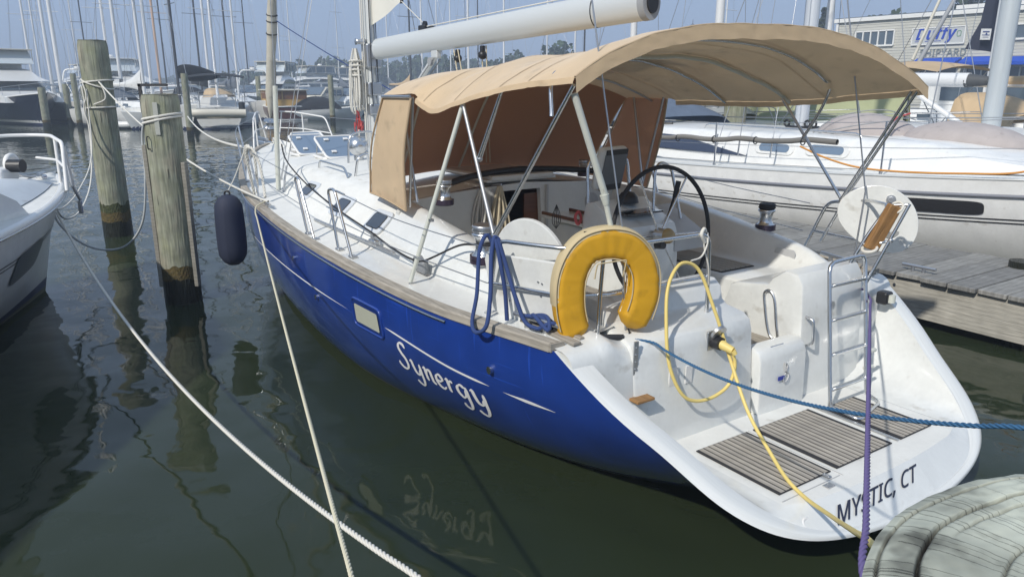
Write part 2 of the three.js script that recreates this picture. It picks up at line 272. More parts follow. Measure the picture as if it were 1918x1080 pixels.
// ---- rim of the open transom, its walls and the swim platform
const rimP = []; for (let i = 0; i <= 40; i++) { const v = vrow(i / 40), X = rowX0(v), Y = rowY(X, v); rimP.push([X, Y, i === 40 ? 0 : hz(X, Y)]); }
const rimFull = rimP.map(p => [p[0], p[1], -p[2]]).concat(rimP.slice(0, -1).reverse());
{
  const n = rimFull.length, inner = rimFull.map((p, i) => {
    const a = rimFull[Math.max(0, i - 1)], b = rimFull[Math.min(n - 1, i + 1)], t = V(b[0] - a[0], b[1] - a[1], b[2] - a[2]).normalize(), nn = V(1, -1.52, 0).normalize().negate();
    const d = t.clone().cross(nn).normalize(); if (d.z * p[2] > 0 && Math.abs(p[2]) > .15) d.negate(); if (Math.abs(p[2]) <= .15 && d.x < 0) d.negate();
    const w = lerp(.05, .155, smooth(.7, 1.35, Math.abs(p[2]))); return [p[0] + d.x * w, p[1] + d.y * w + .004, p[2] + d.z * w];
  });
  const Q = inner.map(p => { const a = Math.abs(p[2]), s = smooth(.72, 1.08, a), sg = Math.sign(p[2]) || 1; return [lerp(-.585 + .05 * (a / .8) ** 2, clamp(p[0] + .1, -.46, .44), s), .392, sg * Math.min(a * .97, .885)]; });
  const rim = part(boat, 'transom_rim', crease(grid(n - 1, 5, (u, v, i, j) => { const a = rimFull[i], b = inner[i], t = v; const lift = .018 * Math.sin(Math.PI * Math.pow(t, .6)) * smooth(0, 6, Math.min(i, n - 1 - i)); return [lerp(a[0], b[0], t) - lift * .5, lerp(a[1], b[1], t) + lift * .8, lerp(a[2], b[2], t)]; }), .9), M.gel);
  part(boat, 'transom_wall', uvm(grid(n - 1, 9, (u, v, i) => {
    const a = inner[i], b = Q[i], s = smooth(.7, 1.1, Math.abs(a[2])), ty = lerp(v, 1 - Math.pow(1 - v, 2.0), s), tz = lerp(v, Math.pow(v, 1.35), s); return [lerp(a[0], b[0], tz), lerp(a[1], b[1], ty), lerp(a[2], b[2], tz)];
  })), M.gel, 'white moulded walls and skirt around the swim platform');
  const sh = new THREE.Shape(); Q.forEach((q, i) => i ? sh.lineTo(q[0], q[2]) : sh.moveTo(q[0], q[2])); 
  const pg = new THREE.ShapeGeometry(sh); pg.rotateX(Math.PI / 2).translate(0, .391, 0);
  const plat = part(boat, 'swim_platform', uvm(pg), M.gelDeck);
  // teak pads of separate slats
  const slatM = [0, 1, 2].map(i => std(lin(.52 + i * .04, .495 + i * .037, .455 + i * .03), .85, { map: T.wood, bumpMap: T.woodB, bumpScale: .001 }));
  const pad = (x0, x1, z0, z1) => {
    const b = part(boat, 'teak_pad', bx(x1 - x0, .006, z1 - z0, (x0 + x1) / 2, .398, (z0 + z1) / 2), M.caulk, 'weathered teak slatted pad let into the swim platform');
    const w = .044, g = uvm(bx(x1 - x0 - .008, .006, w - .0115, 0, 0, 0)), n = Math.floor((z1 - z0 - .01) / w), off = (z1 - z0 - n * w) / 2;
    for (let i = 0; i < n; i++) { const s = part(b, 'slat', g, slatM[(i * 7 + 3) % 3]); s.position.set((x0 + x1) / 2 + rr(-.001, .001), .3995, z0 + off + (i + .5) * w); }
  };
  pad(-.41, .20, -.82, -.35); pad(-.41, .20, -.29, .29); pad(-.41, .15, .39, .75);
  // seams and small fittings on the platform
  part(plat, 'hatch_seam', [bx(.004, .004, .52, -.462, .394, -.6), bx(.68, .004, .004, -.13, .394, -.322)], M.gelGrey);
  part(plat, 'latch', [bx(.05, .012, .03, -.43, .4, -.42, .004)], M.steelDull); part(plat, 'drain_cover', bx(.04, .006, .06, -.5, .396, -.5), M.steelDull);
  part(plat, 'hinge', [bx(.62, .008, .02, -.1, .4, .36)], M.steelDull);
  part(plat, 'pull_ring', new THREE.TorusGeometry(.028, .011, 8, 18).rotateY(Math.PI / 2).rotateZ(-.7).translate(-.60, .32, -.83), M.white, 'white round drain fitting on the skirt');
}
// home port on the skirt
const font = await new FontLoader().loadAsync('fonts/droid/droid_sans_regular.typeface.json');
const fontB = await new FontLoader().loadAsync('fonts/droid/droid_sans_bold.typeface.json');
function letters(txt, size, f = font, depth = .004) { const g = new TextGeometry(txt, { font: f, size, depth, curveSegments: 4, bevelEnabled: false }); g.computeBoundingBox(); return g; }
{
  const g = letters('MYSTIC, CT', .082, font, .003); const w = g.boundingBox.max.x; g.scale(.80 / w, 1, 1);
  const p = g.attributes.position;
  for (let i = 0; i < p.count; i++) {                   // wrap on to the sloping skirt, leaning with it
    const s = p.getX(i) + p.getY(i) * 1.08, h = p.getY(i), Z = -.68 + s, e = p.getZ(i), xt = -.585 + .05 * (Z / .8) ** 2, t = (h + .05 + s * .03) / .19;
    p.setXYZ(i, lerp(-.713, xt, t) - .006 - e, lerp(.262, .392, t), Z);
  }
  g.computeVertexNormals(); part(boat, 'port_lettering', g, std(lin(.02, .025, .05), .6), 'dark lettering reading MYSTIC, CT');
}
// ---- deck, cabin trunk, cockpit
const zc = table([[.5, 1.3], [1.2, 1.44], [2, 1.5], [3.35, 1.52], [5, 1.48], [6.5, 1.32], [8, .98], [9.2, .55], [10, .2], [11.5, .02]]);
const yt = table([[3.35, 1.585], [5, 1.60], [6.5, 1.585], [8, 1.52], [9.2, 1.50], [10, 1.505], [11.5, 1.55]]);
const yco = table([[.5, 1.09], [.75, 1.16], [1, 1.27], [1.4, 1.345], [2, 1.44], [2.8, 1.54], [3.35, 1.585]]);
const FL = .74, SEAT = 1.1;
{
  const half = (X, sg) => {
    const b = bs(X) - .03, y = Ysh(X) + .012, c = zc(X), t = yt(X), tp = Math.max(.01, c - .29 * clamp((t - y) / .4)), hh = Math.max(.02, t - y);
    return [[X, y, sg * b], [X, y + .015, sg * Math.min(b, c + .06)], [X, y + .028, sg * Math.min(b, c + .02)], [X, y + .06 * clamp(hh / .3), sg * Math.min(b, c)], [X, t - .1 * clamp(hh / .3), sg * Math.min(b, tp + .025)], [X, t - .045 * clamp(hh / .3), sg * Math.min(b, tp - .01)], [X, t, sg * Math.min(b, tp * .94 - .02)], [X, t + .035, sg * tp * .7], [X, t + .07, sg * tp * .35], [X, t + .085, 0]];
  };
  const secs = []; for (let i = 0; i <= 46; i++) { const X = lerp(3.35, 11.5, i / 46); secs.push(half(X, -1).concat(half(X, 1).reverse().slice(1))); }
  const dk = part(boat, 'cabin_trunk_and_deck', uvm(crease(loft(secs), .75)), M.gelDeck);
  const hc = (X, sg) => {
    const b = bs(X) - .03, y = Ysh(X) + .012, c = Math.min(zc(X), b - .1), t = yco(X), k = clamp((t - y) / .25), zo = c - lerp(.11, .27, smooth(2.0, 3.35, X)) * k, zi = Math.min(lerp(c - .12, 1.2, k), zo - .11), zs = Math.min(1.11, zi - .03);
    return [[X, y, sg * b], [X, y + .014, sg * (c + .05)], [X, y + .03, sg * (c + .012)], [X, y + .05 * k + .03, sg * c], [X, t - .05 * k, sg * (zo + .015)], [X, t - .012, sg * (zo - .012)], [X, t, sg * (zo - .05)], [X, t, sg * (zi + .045)], [X, t - .015, sg * (zi + .01)], [X, t - .06 * k - .005, sg * (zi - .012)], [X, SEAT + .035, sg * (zs + .01)], [X, SEAT + .006, sg * (zs - .025)], [X, SEAT, sg * (zs - .06)], [X, SEAT, sg * .56], [X, SEAT - .02, sg * .535], [X, FL + .03, sg * .52], [X, FL, sg * .49], [X, FL, 0]];
  };
  const sc2 = []; for (let i = 0; i <= 28; i++) { const X = lerp(.66, 3.35, i / 28); sc2.push(hc(X, -1).concat(hc(X, 1).reverse().slice(1))); }
  part(boat, 'cockpit', uvm(crease(loft(sc2), .8)), M.gel, 'white moulded cockpit with coamings and bench seats');
  // companionway bulkhead
  const o = new THREE.Shape([[-1.32, FL], [-1.32, 1.5], [-1.22, 1.585], [-.9, 1.62], [0, 1.67], [.9, 1.62], [1.22, 1.585], [1.32, 1.5], [1.32, FL]].map(p => new THREE.Vector2(...p)));
  o.holes.push(new THREE.Path([[-.34, .93], [.24, .93], [.2, 1.60], [-.3, 1.60]].map(p => new THREE.Vector2(...p))));
  const bk = part(boat, 'companionway_bulkhead', uvm(new THREE.ExtrudeGeometry(o, { depth: .06, bevelEnabled: false }).rotateY(-Math.PI / 2).translate(3.35, 0, 0)), M.gel);
  part(bk, 'door_board', uvm(bx(.03, .62, .2, 3.36, 1.24, .15, .004)), M.varnish, 'varnished brown washboard half closing the companionway');
  part(bk, 'door_frame', [bx(.04, .72, .025, 3.28, 1.27, .27, .004), bx(.04, .72, .025, 3.28, 1.27, -.36, .004)], M.gelGrey);
  part(bk, 'cabin_interior', [uvm(bx(.03, 1.1, 1.9, 5.4, .86, 0)), uvm(bx(2.0, 1.1, .03, 4.4, .86, .95)), uvm(bx(2.0, 1.1, .03, 4.4, .86, -.95)), uvm(bx(2.2, .03, 2.2, 4.5, .3, 0)), uvm(bx(.04, .5, .8, 3.8, .6, 0))], M.varnish, 'varnished cabin joinery below decks');
  part(boat, 'companionway_hatch', [bx(.95, .05, .72, 3.75, 1.725, 0, .02), bx(.3, .03, .8, 3.45, 1.70, 0, .01)], M.gel);
  // speaker grille and instrument dots on the bulkhead
  part(bk, 'speaker_grille', new THREE.CylinderGeometry(.085, .085, .012, 24).rotateZ(Math.PI / 2).translate(3.285, 1.42, .85), M.gelGrey);
  // toe rails
  for (const sg of [-1, 1]) {
    const S = []; for (let i = 0; i <= 80; i++) { const X = lerp(.61, 11.5, i / 80), b = bs(X), y = Ysh(X), w = Math.min(.078, b); S.push([[X, y - .012, sg * (b + .012)], [X, y + .034, sg * (b + .010)], [X, y + .042, sg * (b + .002)], [X, y + .042, sg * (b - w + .008)], [X, y + .034, sg * (b - w)], [X, y, sg * (b - w)]]); }
    part(boat, 'toe_rail', [uvm(crease(loft(S), .5)), uvm(bx(.02, .05, .1, .605, 1.115, sg * 1.605))], M.teak, 'weathered grey teak toe rail');
    // moulded mooring plank at the stern cleat
    part(boat, 'mooring_plank', [uvm(bx(.55, .022, .06, .82, 1.128, sg * 1.5, .006).rotateY(0)), uvm(bx(.5, .022, .035, .85, 1.128, sg * 1.42, .006))], M.teak);
  }
  // opening ports on the port and starboard cabin side
  for (const sg of [-1, 1]) for (const X of [3.60, 4.50, 5.68]) {
    const y0 = Ysh(X) + .072, t = yt(X), c = zc(X), y1 = t - .1, z0 = c, z1 = c - .29 * clamp((t - Ysh(X) - .012) / .4) + .025, a = Math.atan2(z0 - z1, y1 - y0), ym = (y0 + y1) / 2 + .01, zm = (z0 + z1) / 2;
    const pl = part(boat, 'opening_port', slab(rrect(.36, .24, .05), .010, .008), M.portFrame); pl.position.set(X, ym, sg * (zm - .004)); pl.rotation.order = 'YXZ'; pl.rotation.y = sg < 0 ? Math.PI : 0; pl.rotation.x = -a;
    part(pl, 'pane', slab(rrect(.26, .155, .03), .004).translate(0, 0, .0195), M.glassDark);
    part(pl, 'bezel', tube(rrect(.26, .155, .03).map(p => [p[0], p[1], .020]), .006, { closed: true, seg: 60, n: 5 }), M.black);
  }
  // deck hatches propped open
  for (const [X, z, w] of [[7.15, -.27, .56], [8.4, -.25, .54], [9.15, 0, .5]]) {
    const h = part(boat, 'deck_hatch', tube(rrect(.56, w, .06).map(p => [p[0], 0, p[1]]), .018, { closed: true, seg: 70, n: 6 }), M.white, 'tinted hatch lid propped open'); h.position.set(X + .22, yt(X) + .19, z); h.rotation.z = .46;
    part(h, 'tinted_pane', slab(rrect(.55, w - .01, .055), .012).rotateX(Math.PI / 2).translate(0, .006, 0), M.glassBlue);
    for (const s of [-1, 1]) part(h, 'handle', [bx(.045, .02, .07, -.15, .02, s * .14, .008), bx(.045, .02, .07, .17, .02, s * .14, .008)], M.white);
    part(h, 'hatch_coaming', tube(rrect(.52, w, .06).map(p => [p[0] * .9, -.15 - p[0] * .42, p[1]]), .022, { closed: true, seg: 60, n: 6 }), M.white);
    part(h, 'prop_stay', [rod([.2, 0, w * .45], [.18, -.2, w * .45], .008), rod([.2, 0, -w * .45], [.18, -.2, -w * .45], .008)], M.steelDull);
  }
  // hand rails on the cabin top
  for (const sg of [-1, 1]) { part(boat, 'hand_rail', pipe([[6.25, 1.6, sg * .98], [6.2, 1.69, sg * .98], [5.2, 1.70, sg * 1.06], [5.05, 1.6, sg * 1.08]], .013, .08), M.steel); }
  part(boat, 'mast_guard_rail', pipe([[5.1, 1.5, -1.0], [5.0, 1.82, -.98], [5.02, 1.86, -.86], [5.3, 1.62, -.72]], .014, .1), M.steel);
  part(boat, 'mast_guard_rail', pipe([[5.1, 1.5, 1.0], [5.0, 1.82, .98], [5.02, 1.86, .86], [5.3, 1.62, .72]], .014, .1), M.steel);
}
// ---- aft seats and lockers
{
  const poly = P => P.map(p => [p[0], p[1]]);
  const ext = (P, z0, z1, bev = .012) => uvm(crease(slab(P, z1 - z0 - 2 * bev, bev).translate(0, 0, z0 + bev), .7));
  const ps = part(boat, 'helm_seat', ext([[.40, .385], [.455, .98], [.475, 1.045], [.52, 1.075], [.67, 1.095], [.72, 1.13], [.745, 1.22], [.79, 1.255], [.9, 1.255], [.94, 1.22], [.965, 1.12], [1.24, 1.105], [1.25, 1.08], [1.25, .6], [.9, .385]], -1.16, -.08, .022), M.gel, 'white port helm seat block with rounded aft wall');
  const dkY = z => { const c = zc(.66), y = Ysh(.66) + .012, q = z > c + .05 ? y + .014 * clamp((bs(.66) - .03 - z) / (bs(.66) - .08 - c)) : z > c ? lerp(y + .04, y + .014, (z - c) / .05) : y + .04; return lerp(q, 1.088, smooth(1.34, 1.18, z)); };
  const wp = [[.385, .39, 0], [.43, .85, 0], [.442, .97, 0], [.452, 0, -.10], [.468, 0, -.06], [.495, 0, -.03], [.54, 0, -.010], [.60, 0, -.002], [.68, 0, .001]];
  for (const sg of [-1, 1]) part(boat, 'aft_wall', uvm(crease(grid(10, wp.length - 1, (u, v, i, j) => { const [X, y, d] = wp[j], zo = hz(X, Math.min(y || 1.09, 1.09)) - .015, z = lerp(zo, 1.13, u), Y = y || dkY(z) + d; return [X, Y, sg * z]; }), .9)), M.gel, sg < 0 ? 'white port quarter deck and aft wall' : undefined);
  const ss = part(boat, 'helm_seat', ext([[.40, .385], [.44, .98], [.46, 1.2], [.5, 1.26], [.58, 1.27], [.68, 1.2], [.72, 1.14], [1.0, 1.1], [1.06, 1.07], [1.22, .6], [.9, .385]], .43, 1.16, .022), M.gel, 'white starboard helm seat block behind the ladder');
  part(ss, 'side_slot_frame', [tube([[.62, .9, .42], [.66, 1.08, .42], [.7, 1.12, .42], [.74, 1.1, .42], [.73, 1.0, .42], [.66, .78, .42], [.6, .76, .42]], .011, { closed: true, seg: 50 })], M.steel, 'stainless grab rail let into the side of the seat');
  part(ss, 'fitting', [new THREE.CylinderGeometry(.028, .028, .012, 18).rotateZ(Math.PI / 2).translate(.42, 1.02, .78), new THREE.CylinderGeometry(.024, .024, .012, 18).rotateZ(Math.PI / 2).translate(.41, .84, .78)], M.steelDull);
  part(ss, 'grab_handle', pipe([[.42, .98, .475], [.36, .97, .485], [.345, .8, .485], [.40, .77, .475]], .011, .05), M.steel);
  // folding door across the walk-through with its emblem
  const door = part(boat, 'transom_door', ext([[.35, .405], [.365, .76], [.385, .81], [.42, .83], [.47, .83], [.47, .405]], -.075, .425, .018), M.gel, 'white transom door with a blue emblem');
  part(door, 'emblem', [bx(.004, .03, .07, .330, .62, .14, .001)], std(lin(.02, .04, .3), .5));
  part(door, 'emblem_letter', [tube([[.338, .72, .18], [.337, .70, .205], [.335, .665, .195], [.335, .655, .2], [.333, .63, .225], [.330, .59, .205], [.330, .585, .175], [.332, .62, .165], [.334, .645, .19]], .0055, { seg: 60, n: 5 }), rod([.338, .725, .178], [.335, .66, .182], .0055)], M.gelGrey);
  part(door, 'top_hinge', rod([.40, .836, .08], [.40, .836, .22], .006), M.steel);
  // teak sole of the cockpit
  const gp = bx(1.9, .012, .055, 0, 0, 0); uvm(gp); const sole = part(boat, 'cockpit_sole', bx(2.0, .006, 1.0, 1.55, FL + .004, 0), M.caulk); for (let i = 0; i < 16; i++) { const s = part(sole, 'slat', gp, M.teak); s.position.set(1.5, FL + .012, -.46 + i * .061); }
  // teak seat slats, port and starboard benches
  const gs = bx(1.85, .012, .055, 0, 0, 0); uvm(gs);
  for (const sg of [-1, 1]) { const b = part(boat, 'bench_pad', bx(1.88, .006, .4, 2.25, SEAT + .004, sg * .8), M.caulk); for (let i = 0; i < 6; i++) { const s = part(b, 'slat', gs, M.teak); s.position.set(2.25, SEAT + .012, sg * (.63 + i * .063)); } }
  const gh = bx(.24, .012, .055, 0, 0, 0); uvm(gh); { const b = part(boat, 'bench_pad', bx(.26, .006, .6, .86 + .26, SEAT + .012, -.55), M.caulk); for (let i = 0; i < 9; i++) { const s = part(b, 'slat', gh, M.teak); s.position.set(1.12, SEAT + .02, -.81 + i * .063); } }
  // stern light, shore power inlet, wall brackets, teak step
  part(boat, 'wall_bracket', [bx(.012, .21, .035, .435, 1.0, -1.14, .003), ...[0, 1, 2, 3].map(i => new THREE.CylinderGeometry(.009, .009, .008, 10).rotateZ(Math.PI / 2).translate(.428, .93 + i * .045, -1.14))], M.steelDull);
  part(boat, 'folding_step', uvm(bx(.11, .018, .14, .40, .75, -1.12, .004)), M.plywood, 'small teak step on the port wall');
  part(boat, 'wall_pocket', bx(.008, .12, .08, .415, .82, -.83, .003), M.white); part(boat, 'wall_pocket', bx(.008, .12, .06, .41, .81, -.70, .003), M.white);
  const so = part(boat, 'shore_power_inlet', [bx(.018, .13, .13, .435, .985, -.46, .006)], M.steelDull); part(so, 'lid', [new THREE.CylinderGeometry(.058, .058, .02, 20).rotateZ(Math.PI / 2 + .5).translate(.40, 1.04, -.46)], M.steelDull); part(so, 'socket_ring', new THREE.CylinderGeometry(.042, .045, .06, 18).rotateZ(Math.PI / 2).translate(.40, .975, -.46), M.black);
  const sl = part(boat, 'stern_light', [bx(.09, .1, .1, .36, 1.0, 1.36, .02)], M.black, 'black stern light on the starboard quarter'); part(sl, 'lens', new THREE.CylinderGeometry(.03, .03, .06, 16).translate(.31, 1.0, 1.37), M.pvc);
}
// ================================================================ canvas
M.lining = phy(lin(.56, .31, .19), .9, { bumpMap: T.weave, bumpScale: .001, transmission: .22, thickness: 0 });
const axT = table([[-1.5, .62], [0, .48], [1.5, .33]]), zw = X => lerp(1.5, 1.40, clamp((X - .5) / 2.2));
const crown = table([[.3, 2.925], [.75, 2.925], [1.1, 2.87], [1.46, 2.80], [2.1, 2.80], [2.75, 2.735], [3.45, 2.68]]);
const edgeP = table([[.3, 2.62], [.75, 2.61], [1.15, 2.585], [1.46, 2.55], [2.0, 2.47], [2.4, 2.40], [2.62, 2.44], [2.8, 2.49], [3.45, 2.47]]);
const edgeS = table([[.2, 2.57], [.85, 2.5], [1.46, 2.44], [2.1, 2.43], [3.45, 2.43]]);
function canopyY(X, z) {
  const k = smooth(.9, 1.5, X), q = Math.abs(z) / zw(X), pw = z < 0 ? lerp(3.2, 4.2, k) : lerp(2.3, 2.2, k), e = z < 0 ? edgeP(X) : edgeS(X);
  const sag = .022 * Math.pow(Math.sin(clamp((X - .85) / .62) * Math.PI), 2) + .03 * Math.pow(Math.sin(clamp((X - 1.46) / .64) * Math.PI), 2) + .02 * Math.pow(Math.sin(clamp((X - 2.1) / .65) * Math.PI), 2);
  const wr = .016 * fbm(X * 2.2 + z * 1.1, z * 3.5 - X * 1.4, 4, 4) + .006 * Math.sin(z * 14 + X * 5 + 3 * fbm(X * 1.5, z * 1.5, 9, 2)) * smooth(.35, .1, Math.abs(X - 2.35)) + .012 * Math.sin(z * 5.5 + X * 9 + 2 * fbm(X, z, 2, 2)) * smooth(.95, 1.2, X) * smooth(1.75, 1.3, X) * smooth(-1, .3, z);
  return e + (crown(X) - e) * (1 - Math.pow(Math.min(1, q), pw)) - sag * (1 - q * q * q) + wr;
}
{
  const bim = part(boat, 'bimini', (() => { const g = grid(64, 56, (u, v) => { const q = lerp(-1, 1, u), X = lerp(axT(q * 1.5), 2.72, v), z = q * zw(X); return [X, canopyY(X, z), z]; }); return uvm(g, .6); })(), M.canvas, 'tan canvas bimini stretched over steel bows');
  // hanging hems
  const hem = (f, n, h) => grid(n, 4, (u, v) => { const p = f(u); const s = h * (1 + .12 * fbm(u * 26, 2, 5, 2)); return [p[0] + p[3] * .02 * v + .008 * fbm(u * 34, v * 2, 1, 2), p[1] - s * v, p[2] + p[4] * .02 * v + .006 * fbm(u * 30, v, 7, 2)]; });
  part(bim, 'aft_valance', uvm(hem(u => { const z = lerp(-1.5, 1.5, u), X = axT(z) - .006; return [X, canopyY(X, z) + .004, z, -.4, 0]; }, 90, .085), .6), M.canvas);
  part(bim, 'side_hem', uvm(hem(u => { const X = lerp(.63, 2.72, u), z = -zw(X); return [X, canopyY(X, z) + .004, z - .004, 0, -.5]; }, 60, .035), .6), M.canvas);
  part(bim, 'side_hem', uvm(hem(u => { const X = lerp(.34, 2.72, u), z = zw(X); return [X, canopyY(X, z) + .004, z + .004, 0, .5]; }, 60, .05), .6), M.canvas);
  // piping along the aft edge and seams above each bow
  part(bim, 'piping', tube(Array.from({ length: 41 }, (_, i) => { const z = lerp(-1.5, 1.5, i / 40), X = axT(z); return [X, canopyY(X, z) + .004, z]; }), .007, { seg: 160, n: 6 }), M.canvasEdge);
  for (const xx of [1.12, 1.46, 2.1, 2.62]) part(bim, 'seam', grid(50, 1, (u, v) => { const q = lerp(-.99, .99, u), X = xx + (v - .5) * .012, z = q * zw(X); return [X, canopyY(X, z) + .004, z]; }), M.canvasEdge);
  // steel bows under the cloth, white sleeves
  const bow = (xx, sk, r, m, drop = .022) => tube(Array.from({ length: 33 }, (_, i) => { const q = lerp(-.985, .985, i / 32), X = xx + (axT(q * 1.5) - .48) * sk, z = q * zw(X); return [X, canopyY(X, z) - drop, z]; }), r, { seg: 120, n: 8 });
  part(bim, 'bow', tube([[1.215, 2.16, 1.36], [1.10, 2.38, 1.385], [1.04, 2.52, 1.38], [1.0, 2.60, 1.34], ...Array.from({ length: 21 }, (_, i) => { const z = lerp(1.22, -1.3, i / 20); return [.96, canopyY(.96, z) - .03, z]; }), [.93, 2.62, -1.42], [.88, 2.4, -1.46]], .0125, { seg: 160, n: 8 }), M.steel); part(bim, 'bow', bow(1.46, .15, .016, M.pvc, .03), M.pvc); part(bim, 'bow', bow(2.1, 0, .0125, M.steel), M.steel);
  part(bim, 'pole', [rod([1.42, 1.46, -1.475], [1.965, 2.455, -1.42], .0135)], std(lin(.50, .51, .52), .58, { metalness: 1 }));
  part(bim, 'pole', [rod([1.47, 1.62, -1.48], [.66, 2.575, -1.475], .0115), rod([1.5, 1.60, -1.455], [.70, 2.575, -1.445], .0115)], M.steel);
  part(bim, 'pole', [rod([1.735, 2.10, -1.435], [1.47, 2.55, -1.415], .0105), rod([1.745, 2.09, -1.415], [1.5, 2.55, -1.395], .0105)], M.steel);
  part(bim, 'knuckle', [ball(.022, 1.74, 2.09, -1.425), ball(.024, 1.5, 1.605, -1.46), cyl(.02, .06, 1.47, 1.56, -1.465)], M.steelDull);
  part(bim, 'pole', [rod([.86, 1.66, 1.46], [1.205, 2.16, 1.37], .0125), rod([1.205, 2.16, 1.37], [1.42, 2.46, 1.32], .0125)], M.steel);
  part(bim, 'pole', [rod([.87, 1.67, 1.475], [.385, 2.53, 1.47], .0115), rod([.89, 1.66, 1.45], [.415, 2.53, 1.445], .0115)], M.steel);
  part(bim, 'knuckle', [ball(.022, 1.21, 2.16, 1.365), ball(.024, .87, 1.665, 1.46)], M.steelDull);
  part(bim, 'webbing_strap', [rod([1.985, 2.44, -1.41], [2.245, 1.16, -1.735], .0165, .0165, 8)], M.pvc, 'pale strap tube from the bimini to the toe rail'); part(bim, 'strap_hook', [rod([2.245, 1.17, -1.735], [2.25, 1.12, -1.745], .008), bx(.03, .02, .03, 2.12, 1.63, -1.61)], M.steelDull);
  part(bim, 'webbing_strap', [rod([.70, 2.53, -1.44], [.66, 1.96, -1.23], .021, .021, 8), rod([.662, 1.96, -1.232], [.655, 1.9, -1.22], .03, .02, 8), rod([.655, 1.90, -1.22], [.635, 1.62, -1.15], .017, .014, 8)], M.pvc, 'thick pale strap tube from the bimini aft bow');
}
{
  const dod = part(boat, 'dodger', uvm(grid(48, 26, (u, v) => {
    const z = lerp(-1.385, 1.385, u), q = Math.abs(z) / 1.385;
    if (v < .4) { const X = lerp(2.70, 3.45 - .06 * q * q, v / .4); return [X, canopyY(X, z * 1.0) + .006 - .012 * (v < .02), z]; }
    const t = (v - .4) / .6, ax = 3.45 - .06 * q * q, ay = canopyY(ax, z) + .006, X = lerp(ax, 4.28 - .38 * q ** 2.4, t), Y = lerp(ay, 1.735 - .06 * q * q, t) + .10 * Math.sin(t * Math.PI) * (1 - t) * .8; return [X + .03 * Math.sin(t * 3.14) * (1 - q), Y + .006 * fbm(u * 9, t * 3, 5, 3), z * lerp(1, .955, t)];
  }), .6), M.canvas, 'tan canvas dodger with its windows covered');
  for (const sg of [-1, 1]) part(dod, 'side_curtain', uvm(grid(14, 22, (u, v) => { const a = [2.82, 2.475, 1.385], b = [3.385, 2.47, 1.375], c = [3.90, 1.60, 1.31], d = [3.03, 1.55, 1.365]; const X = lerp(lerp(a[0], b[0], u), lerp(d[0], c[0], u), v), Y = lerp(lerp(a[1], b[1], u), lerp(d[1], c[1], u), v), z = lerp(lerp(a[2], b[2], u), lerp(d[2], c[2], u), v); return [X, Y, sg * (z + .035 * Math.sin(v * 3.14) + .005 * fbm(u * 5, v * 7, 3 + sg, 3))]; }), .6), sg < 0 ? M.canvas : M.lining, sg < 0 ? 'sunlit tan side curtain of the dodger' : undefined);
  for (const sg of [-1, 1]) {
    part(dod, 'curtain_edge', [tube([[2.82, 2.475, sg * 1.395], [2.92, 2.05, sg * 1.425], [3.03, 1.55, sg * 1.375]], .012, { seg: 20, n: 6 }), tube([[3.03, 1.55, sg * 1.375], [3.45, 1.6, sg * 1.37], [3.90, 1.60, sg * 1.32]], .008, { seg: 20, n: 6 }), tube([[3.385, 2.47, sg * 1.385], [3.65, 2.07, sg * 1.39], [3.90, 1.60, sg * 1.32]], .009, { seg: 20, n: 6 })], M.canvasEdge);
    part(dod, 'frame_tube', [rod([2.83, 2.485, sg * 1.40], [3.38, 2.48, sg * 1.39], .0125), rod([2.84, 2.48, sg * 1.37], [3.05, 1.58, sg * 1.33], .0125), rod([3.2, 2.45, sg * 1.30], [3.0, 1.62, sg * 1.28], .0125)], M.steelDull);
  }
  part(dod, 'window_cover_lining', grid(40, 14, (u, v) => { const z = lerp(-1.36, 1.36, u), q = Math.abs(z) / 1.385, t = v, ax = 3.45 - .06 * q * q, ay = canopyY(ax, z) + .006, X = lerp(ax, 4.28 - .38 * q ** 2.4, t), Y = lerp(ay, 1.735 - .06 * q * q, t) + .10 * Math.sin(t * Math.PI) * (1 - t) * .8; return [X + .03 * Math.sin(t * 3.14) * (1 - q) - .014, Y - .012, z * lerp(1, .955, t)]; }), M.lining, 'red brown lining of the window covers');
  // pale webbing on the inside of the dodger front
  for (const z of [-.95, -.2, .72]) part(dod, 'inner_strap', tube([0, .25, .5, .75, 1].map(t => { const zz = z * lerp(1, .95, t), q = Math.abs(zz) / 1.385, ax = 3.45 - .06 * q * q, ay = canopyY(ax, zz); return [lerp(ax, 4.28 - .38 * q ** 2.4, t) - .035, lerp(ay, 1.735, t) + .08 * Math.sin(t * Math.PI) * (1 - t) - .03, zz]; }), .013, { seg: 24, n: 6 }), M.pvc);
  part(dod, 'frame_tube', tube(Array.from({ length: 21 }, (_, i) => { const z = lerp(-1.36, 1.36, i / 20); return [3.0, canopyY(3.0, z) - .03, z]; }), .0125, { seg: 60 }), M.steelDull);
}
